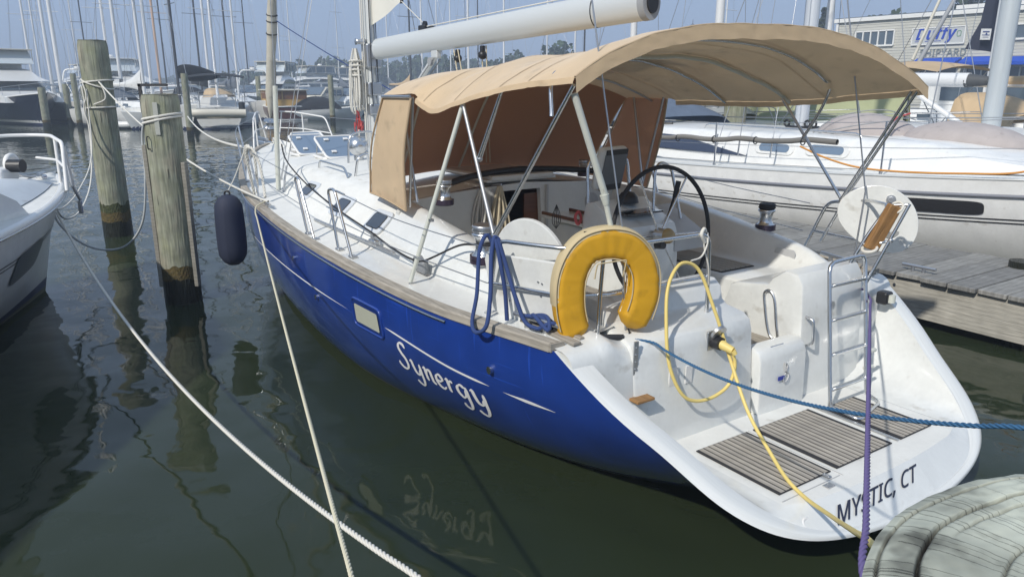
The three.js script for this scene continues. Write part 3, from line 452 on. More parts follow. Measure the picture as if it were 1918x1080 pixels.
// ================================================================ rails
{
  const pp = part(boat, 'pushpit', [pipe([[1.36, 1.11, -1.6], [1.18, 1.65, -1.65], [.95, 1.655, -1.58], [.70, 1.655, -1.45], [.61, 1.655, -1.18], [.585, 1.655, -.40], [.61, 1.09, -.345]], .0135, .09), pipe([[1.30, 1.35, -1.63], [.74, 1.36, -1.45], [.63, 1.355, -1.15], [.60, 1.36, -.37]], .0115, .09), pipe([[.66, 1.07, -1.25], [.65, 1.36, -1.25], [.625, 1.65, -1.25]], .0125, .05), rod([1.18, 1.64, -1.64], [1.33, 1.1, -1.45], .011)], M.steel, 'port stainless pushpit rail');
  part(pp, 'rail_foot', [cyl(.03, .02, .61, 1.095, -.35), cyl(.032, .03, .66, 1.08, -1.25), cyl(.03, .02, 1.36, 1.12, -1.6)], M.steel);
  const ps = part(boat, 'pushpit', [pipe([[.56, 1.09, 1.02], [.44, 1.5, 1.16], [.36, 1.72, 1.26], [.66, 1.70, 1.50], [1.1, 1.62, 1.62], [1.3, 1.12, 1.60]], .0135, .08), pipe([[.40, 1.1, 1.12], [.30, 1.5, 1.24], [.24, 1.74, 1.31]], .0125, .05), pipe([[.46, 1.40, 1.14], [.30, 1.47, 1.22], [.62, 1.36, 1.52], [1.2, 1.36, 1.61]], .0105, .08), rod([.86, 1.67, 1.47], [1.06, 1.30, 1.52], .0125), rod([.36, 1.72, 1.26], [.24, 1.735, 1.31], .0115)], M.steel, 'starboard stainless pushpit rail');
  part(ps, 'clamp', [ball(.02, .44, 1.42, 1.15), ball(.018, .3, 1.47, 1.23), ball(.02, .36, 1.71, 1.26)], M.steelDull);
  const wood = part(boat, 'outboard_bracket_board', uvm((() => { const g = new RoundedBoxGeometry(.055, .36, .105, 4, .012); const p = g.attributes.position; for (let i = 0; i < p.count; i++) { const x = p.getX(i), y = p.getY(i), z = p.getZ(i); p.setXYZ(i, x + .008 * fbm(y * 14, z * 22, 3, 3), y, z + .010 * fbm(y * 13, x * 20, 8, 3)); } g.computeVertexNormals(); return g; })()).applyMatrix4(new THREE.Matrix4()), M.plywood, 'weathered orange brown wooden outboard bracket');
  { const uv = wood.geometry.attributes.uv; for (let i = 0; i < uv.count; i++) uv.setXY(i, uv.getY(i), uv.getX(i)); } wood.position.set(.355, 1.56, 1.20); wood.rotation.set(.34, -.35, .30);
  part(boat, 'lashing', [new THREE.TorusGeometry(.05, .012, 6, 16).rotateX(1.2).translate(.40, 1.40, 1.14), new THREE.TorusGeometry(.045, .010, 6, 16).rotateX(.6).translate(.31, 1.71, 1.27)], M.rope);
  // seats that clip on the rails: egg shaped white boards
  const egg = (w, h) => { const P = []; for (let i = 0; i < 48; i++) { const t = i / 48 * 6.2832, y = Math.sin(t), x = Math.cos(t); P.push([x * w * (1 - .16 * y) * Math.pow(Math.abs(x), -.08), y * h]); } return P; };
  const eg = part(boat, 'rail_seat', slab(egg(.29, .25), .02, .006), M.gel, 'white egg shaped rail seat by the port pushpit'); eg.position.set(1.13, 1.52, -1.42); eg.rotation.set(-.10, Math.PI + .28, 0);
  const lower = part(boat, 'cockpit_weather_board', slab([[-.32, .16], [-.30, .2], [.26, .16], [.3, .1], [.3, -.14], [.24, -.2], [-.2, -.24], [-.3, -.16]], .016, .006), M.gel, 'white board below the port pushpit rail'); lower.position.set(1.06, 1.36, -1.50); lower.rotation.set(-.05, Math.PI + .25, .1);
  part(lower, 'screw', [[-.16, -.02], [-.13, -.02], [-.14, -.1], [.12, .04], [.15, .03], [.13, -.05]].map(([x, y]) => new THREE.CylinderGeometry(.006, .006, .006, 8).rotateX(Math.PI / 2).translate(x, y, .026)), M.steelDull);
  const es = part(boat, 'rail_seat', (() => { const s = new THREE.Shape(egg(.305, .235).map(p => new THREE.Vector2(...p))); const h = new THREE.Path(); h.absellipse(.16, -.06, .03, .055, 0, 6.283, false, -.5); s.holes.push(h); return new THREE.ExtrudeGeometry(s, { depth: .018, bevelEnabled: true, bevelSize: .005, bevelThickness: .005, bevelSegments: 2 }); })(), M.gel, 'white egg shaped rail seat on the starboard pushpit'); es.position.set(.62, 1.56, 1.60); es.rotation.set(.06, Math.PI + .55, -.5);
  part(es, 'knob', [new THREE.CylinderGeometry(.035, .035, .03, 16).rotateX(Math.PI / 2).translate(-.02, .16, .03), new THREE.CylinderGeometry(.02, .02, .08, 12).rotateX(Math.PI / 2).translate(-.02, .16, .05)], M.steelDull);
  // stern ladder, folded upright
  const lad = part(boat, 'boarding_ladder', pipe([[.10, .44, .385], [.10, .47, .385], [.28, 1.40, .47], [.285, 1.41, .90], [.10, .46, .815], [.085, .43, .815]], .0145, .07), M.steel, 'stainless boarding ladder folded up against the stern');
  for (const t of [.08, .33, .58, .83]) { const X = lerp(.10, .28, t), Y = lerp(.47, 1.40, t); part(lad, 'rung', [rod([X, Y, lerp(.385, .47, t)], [X, Y, lerp(.815, .90, t)], .0125), bx(.03, .012, .36, X - .008, Y + .012, lerp(.6, .685, t), .004)], M.steel); }
  part(lad, 'ladder_foot', [pipe([[.085, .43, .815], [-.02, .41, .80], [-.12, .41, .40], [.10, .44, .385]], .011, .05)], M.steel);
  part(lad, 'standoff', [rod([.16, .72, .85], [.15, .72, .95], .016), rod([.15, .6, .84], [.14, .6, .93], .014)], M.pvc);
  // lifelines, stanchions, bow pulpit
  const U = (x0, x1, z0, z1, yb, yt2, top) => pipe([[x0, yb, z0], [top, yt2 - .05, (z0 + z1) / 2 - Math.sign(z0) * 0], [top - .12, yt2, (z0 + z1) / 2], [x1, yb, z1]], .0125, .06);
  for (const sg of [-1, 1]) {
    const ll = part(boat, 'gate_stanchion', [pipe([[4.24, 1.2, sg * 1.83], [4.42, 1.72, sg * 1.86], [4.32, 1.74, sg * 1.86], [4.0, 1.19, sg * 1.85]], .0125, .05)], M.steel); part(ll, 'rail_foot', [bx(.08, .02, .06, 4.24, 1.21, sg * 1.82, .008), bx(.08, .02, .06, 4.0, 1.2, sg * 1.84, .008)], M.steelDull);
    const l2 = part(boat, 'gate_stanchion', [pipe([[3.50, 1.18, sg * 1.81], [3.62, 1.70, sg * 1.83], [3.46, 1.72, sg * 1.83], [3.20, 1.17, sg * 1.81]], .0125, .05)], M.steel); part(l2, 'rail_foot', [bx(.08, .02, .06, 3.5, 1.19, sg * 1.80, .008), bx(.08, .02, .06, 3.2, 1.18, sg * 1.80, .008)], M.steelDull);
    for (const [X, z] of [[6.25, 1.72], [7.55, 1.52], [9.1, 1.1]]) { const s = part(boat, 'stanchion', rod([X, Ysh(X) + .02, sg * z], [X + .16, Ysh(X) + .58, sg * (z + .04)], .0125), M.steel); part(s, 'rail_foot', bx(.08, .02, .06, X, Ysh(X) + .03, sg * z, .008), M.steelDull); }
    part(boat, 'lifeline', [tube([[10.4, 2.02, sg * .62], [9.26, 1.97, sg * 1.14], [7.71, 1.88, sg * 1.56], [6.41, 1.84, sg * 1.76], [4.40, 1.73, sg * 1.86]], .004, { seg: 40, n: 5 }), tube([[10.4, 1.75, sg * .62], [9.18, 1.7, sg * 1.12], [7.63, 1.62, sg * 1.54], [6.33, 1.57, sg * 1.74], [4.3, 1.47, sg * 1.845]], .004, { seg: 40, n: 5 }), tube([[3.45, 1.71, sg * 1.83], [2.4, 1.62, sg * 1.78], [1.3, 1.58, sg * 1.66]], .004, { seg: 30, n: 5 }), tube([[3.3, 1.45, sg * 1.82], [2.4, 1.38, sg * 1.75], [1.32, 1.34, sg * 1.63]], .004, { seg: 30, n: 5 })], M.wire);
    part(boat, 'turnbuckle', [rod([3.42, 1.71, sg * 1.83], [3.25, 1.698, sg * 1.825], .009), rod([4.5, 1.735, sg * 1.855], [4.7, 1.745, sg * 1.85], .009)], M.steelDull);
  }
  part(boat, 'bow_pulpit', [pipe([[10.1, 1.46, -.72], [10.35, 2.02, -.62], [11.2, 2.09, -.34], [11.55, 2.09, -.2]], .014, .1), pipe([[10.1, 1.46, .72], [10.35, 2.02, .62], [11.2, 2.09, .34], [11.55, 2.09, .2]], .014, .1), rod([11.5, 2.09, -.21], [11.45, 1.5, -.1], .013), rod([11.5, 2.09, .21], [11.45, 1.5, .1], .013), pipe([[10.95, 1.5, .42], [10.98, 2.08, .42]], .013), pipe([[10.95, 1.5, -.42], [10.98, 2.08, -.42]], .013), pipe([[10.25, 1.75, .66], [11.0, 1.8, .42], [11.48, 1.8, .16]], .011, .1), pipe([[10.25, 1.75, -.66], [11.0, 1.8, -.42], [11.48, 1.8, -.16]], .011, .1)], M.white, 'pale tubular bow pulpit');
  const an = part(boat, 'anchor', [bx(.7, .05, .05, 11.75, 1.6, -.12, .01), slab([[0, 0], [.3, .05], [.36, .16], [.1, .2]], .06, .01).translate(11.8, 1.3, -.15)], M.steelDull); part(an, 'bow_roller', [bx(.5, .08, .16, 11.6, 1.53, -.12, .02)], M.steel);
}
// ================================================================ helm, table, winches
{
  const wc = [1.40, 1.46, 0], R = .52, tilt = .1;
  const ped = part(boat, 'steering_pedestal', uvm(crease(slab([[1.5, FL], [1.52, 1.42], [1.56, 1.50], [1.9, 1.66], [1.98, 1.64], [2.02, 1.52], [2.06, FL]], .52, .02).translate(0, 0, -.26), .6)), M.gel, 'white steering pedestal with instrument top');
  part(ped, 'instrument_glass', bx(.3, .015, .38, 1.74, 1.605, 0, .005).rotateZ(0), M.glassDark).rotation.z = 0;
  part(ped, 'compass', [lathe([[0, .09], [.05, .08], [.08, .045], [.09, 0]], 20).translate(1.83, 1.66, .02)], M.black);
  part(ped, 'engine_throttle', [rod([1.66, 1.5, .30], [1.62, 1.74, .34], .011), rod([1.62, 1.70, .335], [1.61, 1.83, .36], .02, .022)], M.black);
  part(ped, 'guard_rail', pipe([[1.74, 1.5, .22], [1.78, 1.92, .26], [1.8, 1.97, .34], [1.78, 1.92, .44], [1.7, 1.5, .50]], .0125, .09), M.steel);
  part(ped, 'guard_rail', pipe([[2.0, 1.4, -.24], [2.06, 2.0, -.22], [2.06, 2.02, .2], [2.0, 1.4, .24]], .0135, .1), M.steel);
  part(ped, 'console_slope', uvm(crease(slab([[1.5, 1.30], [1.50, 1.40], [1.9, 1.58], [1.95, 1.3]], .34, .012).translate(0, 0, .24), .6)), M.gelGrey, 'grey sloping console cover');
  const pl = part(boat, 'chart_plotter', bx(.09, .36, .33, 0, 0, 0, .045), M.gel, 'chart plotter with its grey screen facing aft'); pl.position.set(2.02, 1.92, -.02); pl.rotation.set(0, .18, .22);
  part(pl, 'screen', bx(.012, .26, .28, -.046, 0, .0, .004), std(lin(.13, .14, .15), .35)); part(pl, 'bezel_strip', [bx(.014, .045, .27, -.046, .145, 0, .006), bx(.014, .055, .27, -.046, -.145, 0, .006)], M.black);
  // the wheel
  const w = part(boat, 'steering_wheel', new THREE.TorusGeometry(R, .0165, 10, 72).rotateY(Math.PI / 2), M.rubber, 'large steering wheel with a black leather rim'); w.position.set(...wc); w.rotation.z = -tilt; w.rotation.x = .25;
  for (let i = 0; i < 6; i++) { const a = i / 6 * 6.283 + .2; part(w, 'spoke', rod([.03, Math.sin(a) * .03, Math.cos(a) * .03], [0, Math.sin(a) * R, Math.cos(a) * R], .008), M.steel); }
  part(w, 'hub', [new THREE.CylinderGeometry(.05, .06, .09, 20).rotateZ(Math.PI / 2), new THREE.CylinderGeometry(.032, .032, .2, 14).rotateZ(Math.PI / 2).translate(.1, 0, 0)], M.steelDull); part(w, 'hub_knob', [lathe([[0, .05], [.04, .045], [.058, .02], [.06, 0]], 20).rotateZ(Math.PI / 2).translate(-.05, 0, 0)], std(lin(.35, .24, .10), .4)); part(w, 'brake_knob', new THREE.CylinderGeometry(.03, .034, .07, 14).rotateZ(Math.PI / 2).translate(-.02, -.075, -.03), M.black);
  // cockpit table
  const t = part(boat, 'cockpit_table', [uvm(bx(.78, .03, .34, 2.55, 1.40, .12, .01)), uvm(bx(.62, .5, .16, 2.55, 1.1, .12, .02))], M.gel, 'white cockpit table with brown fiddles'); part(t, 'fiddle', [uvm(bx(.74, .03, .02, 2.55, 1.43, -.04, .006)), uvm(bx(.74, .03, .02, 2.55, 1.43, .28, .006))], M.varnish); part(t, 'catch', bx(.04, .04, .05, 2.2, 1.2, .03, .008), M.gelGrey);
  const winch = (name, x, y, z, s, mtop, lab) => { const g = part(boat, name, lathe([[.0, 0], [.085, 0], [.09, .015], [.088, .05], [.066, .065], [.056, .09], [.054, .13], [.062, .165], [.076, .175], [.078, .19], [.06, .2], [0, .2]].map(p => [p[0] * s, p[1] * s]), 28).translate(x, y, z), M.steel, lab); part(g, 'base_band', cyl(.091 * s, .05 * s, x, y + .03 * s, z, 28), std(lin(.08, .06, .09), .3, { metalness: .6 })); part(g, 'self_tailer', [lathe([[.03, .2], [.07, .2], [.078, .21], [.07, .222], [.078, .235], [.066, .245], [0, .245]].map(p => [p[0] * s, p[1] * s]), 24).translate(x, y, z)], mtop || M.steelDull); return g; };
  winch('sheet_winch', 1.79, 1.345, -1.365, 1.15, null, 'chrome sheet winch on the port coaming'); 
  winch('sheet_winch', 1.5, 1.345, 1.35, .95, M.rubber, 'starboard sheet winch wrapped in black line');
  winch('cabin_top_winch', 2.95, 1.585, -1.05, .9); winch('cabin_top_winch', 3.55, 1.64, .95, .7);
  part(boat, 'turning_block', [bx(.2, .05, .05, 2.40, 1.205, -1.57, .02), new THREE.CylinderGeometry(.055, .055, .05, 20).rotateX(Math.PI / 2).translate(2.43, 1.25, -1.57), bx(.16, .09, .06, 2.38, 1.24, -1.57, .025)], std(lin(.22, .23, .24), .5), 'grey genoa sheet turning block');
  part(boat, 'genoa_track', [bx(1.9, .022, .03, 3.8, 1.245, -1.58, .004), bx(.14, .05, .06, 3.25, 1.27, -1.58, .015), new THREE.CylinderGeometry(.035, .035, .03, 16).rotateX(Math.PI / 2).translate(3.26, 1.31, -1.58)], M.steelDull);
  part(boat, 'genoa_track', [bx(1.9, .022, .03, 3.8, 1.245, 1.58, .004), bx(.14, .05, .06, 3.25, 1.27, 1.58, .015)], M.steelDull);
  part(boat, 'stern_cleat', [pipe([[1.08, 1.19, -1.58], [.70, 1.185, -1.49]], .017), rod([.98, 1.11, -1.555], [.97, 1.19, -1.555], .018), rod([.83, 1.11, -1.525], [.82, 1.19, -1.52], .018)], M.steelDull, 'long port stern cleat');
  part(boat, 'stern_cleat', [pipe([[1.08, 1.19, 1.58], [.70, 1.185, 1.49]], .017), rod([.98, 1.11, 1.555], [.97, 1.19, 1.555], .018), rod([.83, 1.11, 1.525], [.82, 1.19, 1.52], .018)], M.steelDull);
  part(boat, 'mid_cleat', [rod([5.55, 1.31, -1.80], [5.85, 1.315, -1.79], .016), rod([5.65, 1.24, -1.795], [5.65, 1.31, -1.795], .014), rod([5.77, 1.24, -1.79], [5.77, 1.31, -1.79], .014)], M.steelDull);
  part(boat, 'coaming_locker_lid', slab(rrect(.2, .1, .03), .008).translate(1.15, 1.21, 1.172), M.gelGrey, 'small grey locker lid in the starboard coaming');
  part(boat, 'instrument_visor', [tube([[3.2, 1.72, -.9], [3.35, 1.76, -.5], [3.4, 1.78, 0], [3.35, 1.76, .5], [3.2, 1.72, .95]], .03, { seg: 40 }), bx(.12, .1, .1, 3.1, 1.76, .98, .02)], M.black, 'black instrument hood under the dodger');
}
// ================================================================ mast, boom, rigging
{
  const mx = 6.83, sec = []; for (let i = 0; i < 24; i++) { const a = i / 24 * 6.283; sec.push([Math.cos(a) * .125 * (Math.cos(a) > 0 ? 1 : .9), Math.sin(a) * .072]); }
  const mast = part(boat, 'mast', (() => { const g = slab(sec, 14.2).rotateX(-Math.PI / 2); return crease(g.translate(mx, 1.66, 0), .6); })(), M.alu, 'tall pale aluminium mast');
  part(mast, 'furling_slot', [bx(.012, 11, .012, mx - .115, 7.6, -.03), bx(.012, 11, .012, mx - .115, 7.6, .03)], M.steelDull);
  part(mast, 'mast_winch_bracket', [bx(.16, .17, .19, mx - .06, 2.52, 0, .02), bx(.15, .14, .17, mx - .06, 2.26, 0, .02), bx(.14, .3, .2, mx - .08, 2.93, 0, .02)], M.steelDull);
  part(mast, 'spreader', [rod([mx, 6.6, -.05], [mx - .35, 6.75, -1.25], .03, .022), rod([mx, 6.6, .05], [mx - .35, 6.75, 1.25], .03, .022)], M.alu);
  part(mast, 'spreader', [rod([mx, 10.6, -.05], [mx - .3, 10.72, -1.0], .03, .022), rod([mx, 10.6, .05], [mx - .3, 10.72, 1.0], .03, .022)], M.alu);
  const halys = [[.0, -.10, 0], [.03, -.095, .5], [-.05, -.10, 1]]; part(mast, 'halyard', halys.map(([x, z, k]) => rod([mx + x - .03, 1.8, z - .015], [mx + x - .02, 15.4, z * .6], .006, .006, 6)), M.rope);
  part(mast, 'halyard', [rod([mx - .15, 2.3, -.05], [mx - .14, 15, -.03], .006, .006, 6), rod([mx - .16, 2.6, .03], [mx - .14, 15, .03], .006, .006, 6)], M.ropeBlack);
  part(mast, 'winch', [lathe([[0, 0], [.045, 0], [.045, .03], [.032, .05], [.03, .09], [.042, .12], [0, .12]], 18).rotateX(-Math.PI / 2).translate(mx - .04, 3.1, -.08)], M.steelDull);
  // boom: oval section rising aft
  const bsct = []; for (let i = 0; i < 24; i++) { const a = i / 24 * 6.283; bsct.push([Math.cos(a) * .085, Math.sin(a) * .128 + .01]); }
  const boom = part(boat, 'boom', (() => { const L = 4.86, g = slab(bsct, L).rotateY(-Math.PI / 2); g.rotateZ(-.032).translate(6.56, 2.995, 0); return crease(g, .6); })(), M.alu, 'thick pale grey aluminium boom');
  part(boom, 'end_cap', (() => { const g = slab(bsct.map(p => [p[0] * 1.03, p[1] * 1.03]), .07).rotateY(-Math.PI / 2).rotateZ(-.032 + .0); return crease(g.translate(1.705, 3.151, 0), .6); })(), std(lin(.30, .31, .32), .5)); part(boom, 'end_recess', (() => { const g = slab(bsct.map(p => [p[0] * .62, p[1] * .62]), .02).rotateY(-Math.PI / 2).rotateZ(-.032); return g.translate(1.638, 3.153, 0); })(), M.black);
  part(boom, 'band', (() => { const g = slab(bsct.map(p => [p[0] * 1.02, p[1] * 1.02]), .012).rotateY(-Math.PI / 2).rotateZ(-.032); return g.translate(2.25, 3.133, 0); })(), M.black);
  part(boom, 'outhaul_car', [bx(.16, .06, .05, 5.3, 3.19, -.0, .015), new THREE.CylinderGeometry(.04, .04, .03, 14).rotateX(Math.PI / 2).translate(5.25, 3.22, 0), bx(.1, .03, .04, 5.1, 3.18, 0, .01)], M.black);
  part(boom, 'outhaul_line', [rod([5.2, 3.2, 0], [1.8, 3.30, 0], .006, .006, 6), rod([5.25, 3.22, 0], [5.82, 3.52, -.01], .005, .005, 6)], M.rope);
  part(boom, 'gooseneck', [bx(.16, .2, .1, 6.6, 2.99, 0, .02)], M.steelDull);
  part(boom, 'vang', [rod([6.62, 1.95, 0], [5.75, 2.40, 0], .045, .045, 14), rod([5.75, 2.40, 0], [5.02, 2.88, 0], .033, .033, 14), bx(.14, .1, .07, 5.0, 2.9, 0, .02)], M.alu, 'grey tubular boom vang'); part(boom, 'vang_tackle', [rod([6.5, 1.9, -.06], [5.0, 2.84, -.05], .007, .007, 6), rod([6.5, 1.9, .05], [5.0, 2.84, .05], .007, .007, 6), new THREE.CylinderGeometry(.045, .045, .03, 14).rotateX(Math.PI / 2).translate(5.05, 2.82, -.05)], M.ropeGrey);
  part(boom, 'mainsheet', [[4.55, 2.93, 4.2, 1.78], [4.50, 2.93, 4.1, 1.78], [4.05, 2.95, 3.98, 1.80], [4.0, 2.95, 3.95, 1.80]].map(([x, y, x2, y2], i) => rod([x, y, -.03 + .02 * i], [x2, y2, -.04 + .025 * i], .007, .007, 6)), M.ropeTan); part(boom, 'mainsheet_block', [ball(.045, 4.52, 2.84, 0), ball(.045, 4.02, 2.86, 0), bx(.05, .1, .04, 4.52, 2.88, 0, .01), bx(.05, .1, .04, 4.02, 2.9, 0, .01)], M.black);
  // bunt of mainsail left out of the mast
  part(mast, 'mainsail_clew', (() => { return uvm(grid(14, 10, (u, v) => { const X = lerp(6.72, lerp(5.80, 6.05, v), u), Y = lerp(lerp(3.30, 3.50, u), 6.5, v * (1 - u * .55)); return [X, Y, .03 * Math.sin(u * 5 + v * 3) * u]; })); })(), std(lin(.72, .70, .62), .8, { bumpMap: T.weave, bumpScale: .001 }), 'cream corner of the mainsail left out of the mast'); part(mast, 'clew_patch', [bx(.06, .12, .03, 5.83, 3.55, 0, .01)], M.black);
  // standing rigging
  part(boat, 'shroud', [rod([6.70, 1.30, -1.36], [6.66, 2.56, -1.31], .030, .030, 12)], M.pvc, 'white plastic tube over the port shroud'); part(boat, 'shroud', [rod([6.66, 2.5, -1.31], [6.49, 6.7, -1.25], .005, .005, 6), rod([6.49, 6.7, -1.25], [6.8, 15.6, -.05], .005, .005, 6), rod([6.5, 1.3, -1.36], [6.8, 6.5, -.06], .005, .005, 6), rod([7.15, 1.32, -1.2], [6.85, 6.5, -.06], .005, .005, 6)], M.wire);
  part(boat, 'shroud', [rod([6.70, 1.30, 1.36], [6.49, 6.7, 1.25], .005, .005, 6), rod([6.49, 6.7, 1.25], [6.8, 15.6, .05], .005, .005, 6), rod([6.5, 1.3, 1.36], [6.8, 6.5, .06], .005, .005, 6), rod([7.15, 1.32, 1.2], [6.85, 6.5, .06], .005, .005, 6)], M.wire);
  part(boat, 'chainplate', [cyl(.09, .012, 6.70, 1.29, -1.36), cyl(.06, .012, 6.5, 1.29, -1.36), cyl(.06, .012, 7.15, 1.31, -1.2), cyl(.09, .012, 6.70, 1.29, 1.36)], M.steelDull); part(boat, 'turnbuckle', [rod([6.5, 1.3, -1.36], [6.53, 1.62, -1.29], .012), rod([7.15, 1.32, -1.2], [7.13, 1.6, -1.13], .012)], M.steelDull);
  const jib = part(boat, 'furled_genoa', (() => { const a = V(11.52, 1.98, 0), b = V(6.95, 15.2, 0), n = 60; return uvm(grid(14, n, (u, v) => { const p = a.clone().lerp(b, v), t = u * 6.283, r = (.086 - .05 * v) * smooth(-.01, .03, v) * (1 + .06 * Math.sin(v * 260 + t)) + .006 * Math.sin(t * 2 + v * 90); return [p.x + Math.cos(t) * r, p.y + Math.cos(t) * r * .35, p.z + Math.sin(t) * r]; })); })(), std(lin(.62, .60, .53), .85, { map: T.cloth, bumpMap: T.weave, bumpScale: .001 }), 'pale furled genoa rolled on the forestay');
  part(jib, 'sheet_turns', [3.42, 3.62, 3.72].map(y => { const t = (y - 1.98) / 13.22, x = lerp(11.52, 6.95, t); return new THREE.TorusGeometry(.09, .008, 6, 20).rotateX(Math.PI / 2).rotateZ(.3).translate(x, y, 0); }), M.ropeBlack);
  part(jib, 'uv_edge', grid(2, 40, (u, v) => { const t = lerp(.02, .9, v), x = lerp(11.52, 6.95, t), y = lerp(1.98, 15.2, t), r = .087 - .05 * t, a = lerp(1.7, 2.1, u); return [x + Math.cos(a) * (r + .006), y + Math.cos(a) * r * .35, Math.sin(a) * (r + .006)]; }), std(lin(.03, .06, .2), .8), 'dark blue edge of the sun strip');
  part(jib, 'furling_drum', [lathe([[0, 0], [.11, 0], [.11, .02], [.07, .04], [.07, .1], [.11, .12], [.11, .14], [0, .14]], 24).rotateZ(.33).translate(11.6, 1.80, 0)], M.steelDull); part(jib, 'forestay_lower', rod([11.62, 1.55, 0], [11.54, 1.95, 0], .012), M.steelDull);
  part(boat, 'backstay', [rod([.62, 1.1, -1.06], [.60, 1.76, -1.14], .007, .007, 6), rod([.60, 1.76, -1.14], [.80, 3.03, -1.25], .0055, .0055, 6), rod([.80, 3.03, -1.25], [1.2, 5.2, -1.0], .005, .005, 6), rod([1.2, 5.2, -1.0], [6.7, 15.6, 0], .005, .005, 6)], M.wire); part(boat, 'backstay', [rod([.62, 1.1, 1.3], [.62, 1.78, 1.36], .007, .007, 6), rod([.62, 1.78, 1.36], [1.2, 5.2, 1.0], .0055, .0055, 6), rod([1.2, 5.2, 1.0], [6.7, 15.6, 0], .005, .005, 6)], M.wire);
  part(boat, 'topping_lift', rod([1.85, 3.3, 0], [6.7, 15.6, 0], .004, .004, 6), M.wire);
  part(boat, 'ventilator_cowl', [new THREE.SphereGeometry(.125, 20, 14).translate(6.35, 1.83, -.42)], M.steel, 'round chrome ventilator cowl on the coachroof'); part(boat, 'ventilator_guard', pipe([[6.2, 1.62, -.62], [6.2, 2.0, -.6], [6.2, 2.02, -.24], [6.2, 1.62, -.22]], .013, .14), M.steel); part(boat, 'ventilator_stem', cyl(.06, .22, 6.35, 1.69, -.42), M.steel);
}
// ================================================================ loose gear on the blue boat (world frame through bw)
// yellow horseshoe buoy hung on the pushpit
{
  const t = thing('horseshoe_buoy', 'yellow horseshoe life buoy hanging on the stern rail of the blue sailboat', 'life buoy');
  const p0 = bw(.645, 1.405, -1.215), p1 = bw(.53, 1.405, -.905); t.position.copy(p0);
  const e1 = p1.clone().sub(p0).normalize(), up = V(0, 1, 0), n = e1.clone().cross(up).normalize();
  t.quaternion.setFromRotationMatrix(new THREE.Matrix4().makeBasis(e1, up, n));       // local x right, y up, z towards the dock
  const path = new THREE.CatmullRomCurve3([[-.17, -.315], [-.212, -.21], [-.238, -.06], [-.222, .11], [-.14, .24], [0, .275], [.135, .24], [.222, .12], [.238, -.03], [.208, -.16], [.155, -.27]].map(p => V(p[0], p[1], 0)));
  const sec = rrect(.19, .15, .05, 5), ns = sec.length;
  const frame = u => { const p = path.getPointAt(u), tt = path.getTangentAt(u), o = V(tt.y, -tt.x, 0).normalize().negate(); return [p, o]; };   // o points outwards
  const body = grid(ns, 90, (a, v, i, j) => {
    const [p, o] = frame(v), q = sec[i % ns], end = Math.min(1, Math.pow(Math.min(v, 1 - v) / .045, .5)), w = .03 * Math.abs(fbm(v * 26, q[0] * 7, 3, 3)) + .012 * Math.sin(v * 120 + 2 * q[0] * 20) * (q[0] < 0 ? 1 : .2) * smooth(.3, .5, v) * smooth(.75, .5, v);
    const s = end * (1 + .1 * fbm(v * 6, q[1] * 8, 1, 2)); return [p.x + o.x * (q[0] * s - w * .4), p.y + o.y * (q[0] * s - w * .4), q[1] * s - w * .3];
  });
  part(t, 'cover', uvm(body), M.yellow, 'bright yellow vinyl front cover');
  const band = grid(10, 60, (a, v) => { const u = lerp(.17, .80, v), [p, o] = frame(u), k = .0985 * (1 + .1 * fbm(u * 6, 0, 1, 2)), z = lerp(-.066, .066, a), r = k - .028 * Math.pow(Math.abs(a - .5) * 2, 4); return [p.x + o.x * r, p.y + o.y * r, z]; });
  part(t, 'faded_band', uvm(band), M.yellowPale, 'sun bleached cream outer band');
  const pip = (off, z, u0, u1) => tube(Array.from({ length: 40 }, (_, i) => { const u = lerp(u0, u1, i / 39), [p, o] = frame(u); return [p.x + o.x * off, p.y + o.y * off, z]; }), .0042, { seg: 120, n: 5 });
  part(t, 'piping', [pip(.088, .066, .075, .925), pip(-.088, .066, .075, .925)], M.yellowPale);
  part(t, 'zip', pip(-.094, -.01, .52, .95), M.rope);
  part(t, 'handle_strap', tube([[-.10, .075, .085], [-.085, .165, .09], [.09, .18, .09], [.075, .08, .085]], .0045, { seg: 40, n: 5, t: .1, type: 'catmullrom' }), M.yellowPale);
  part(t, 'size_tag', bx(.03, .012, .002, -.14, .345, .03).rotateZ(0), M.black);
  part(t, 'lanyard', tube([[.15, -.27, .02], [.16, -.30, .02], [.10, -.34, .03], [-.05, -.36, .05], [-.18, -.37, .05]], .006, { seg: 30, n: 6 }), M.ropeBlack);
}
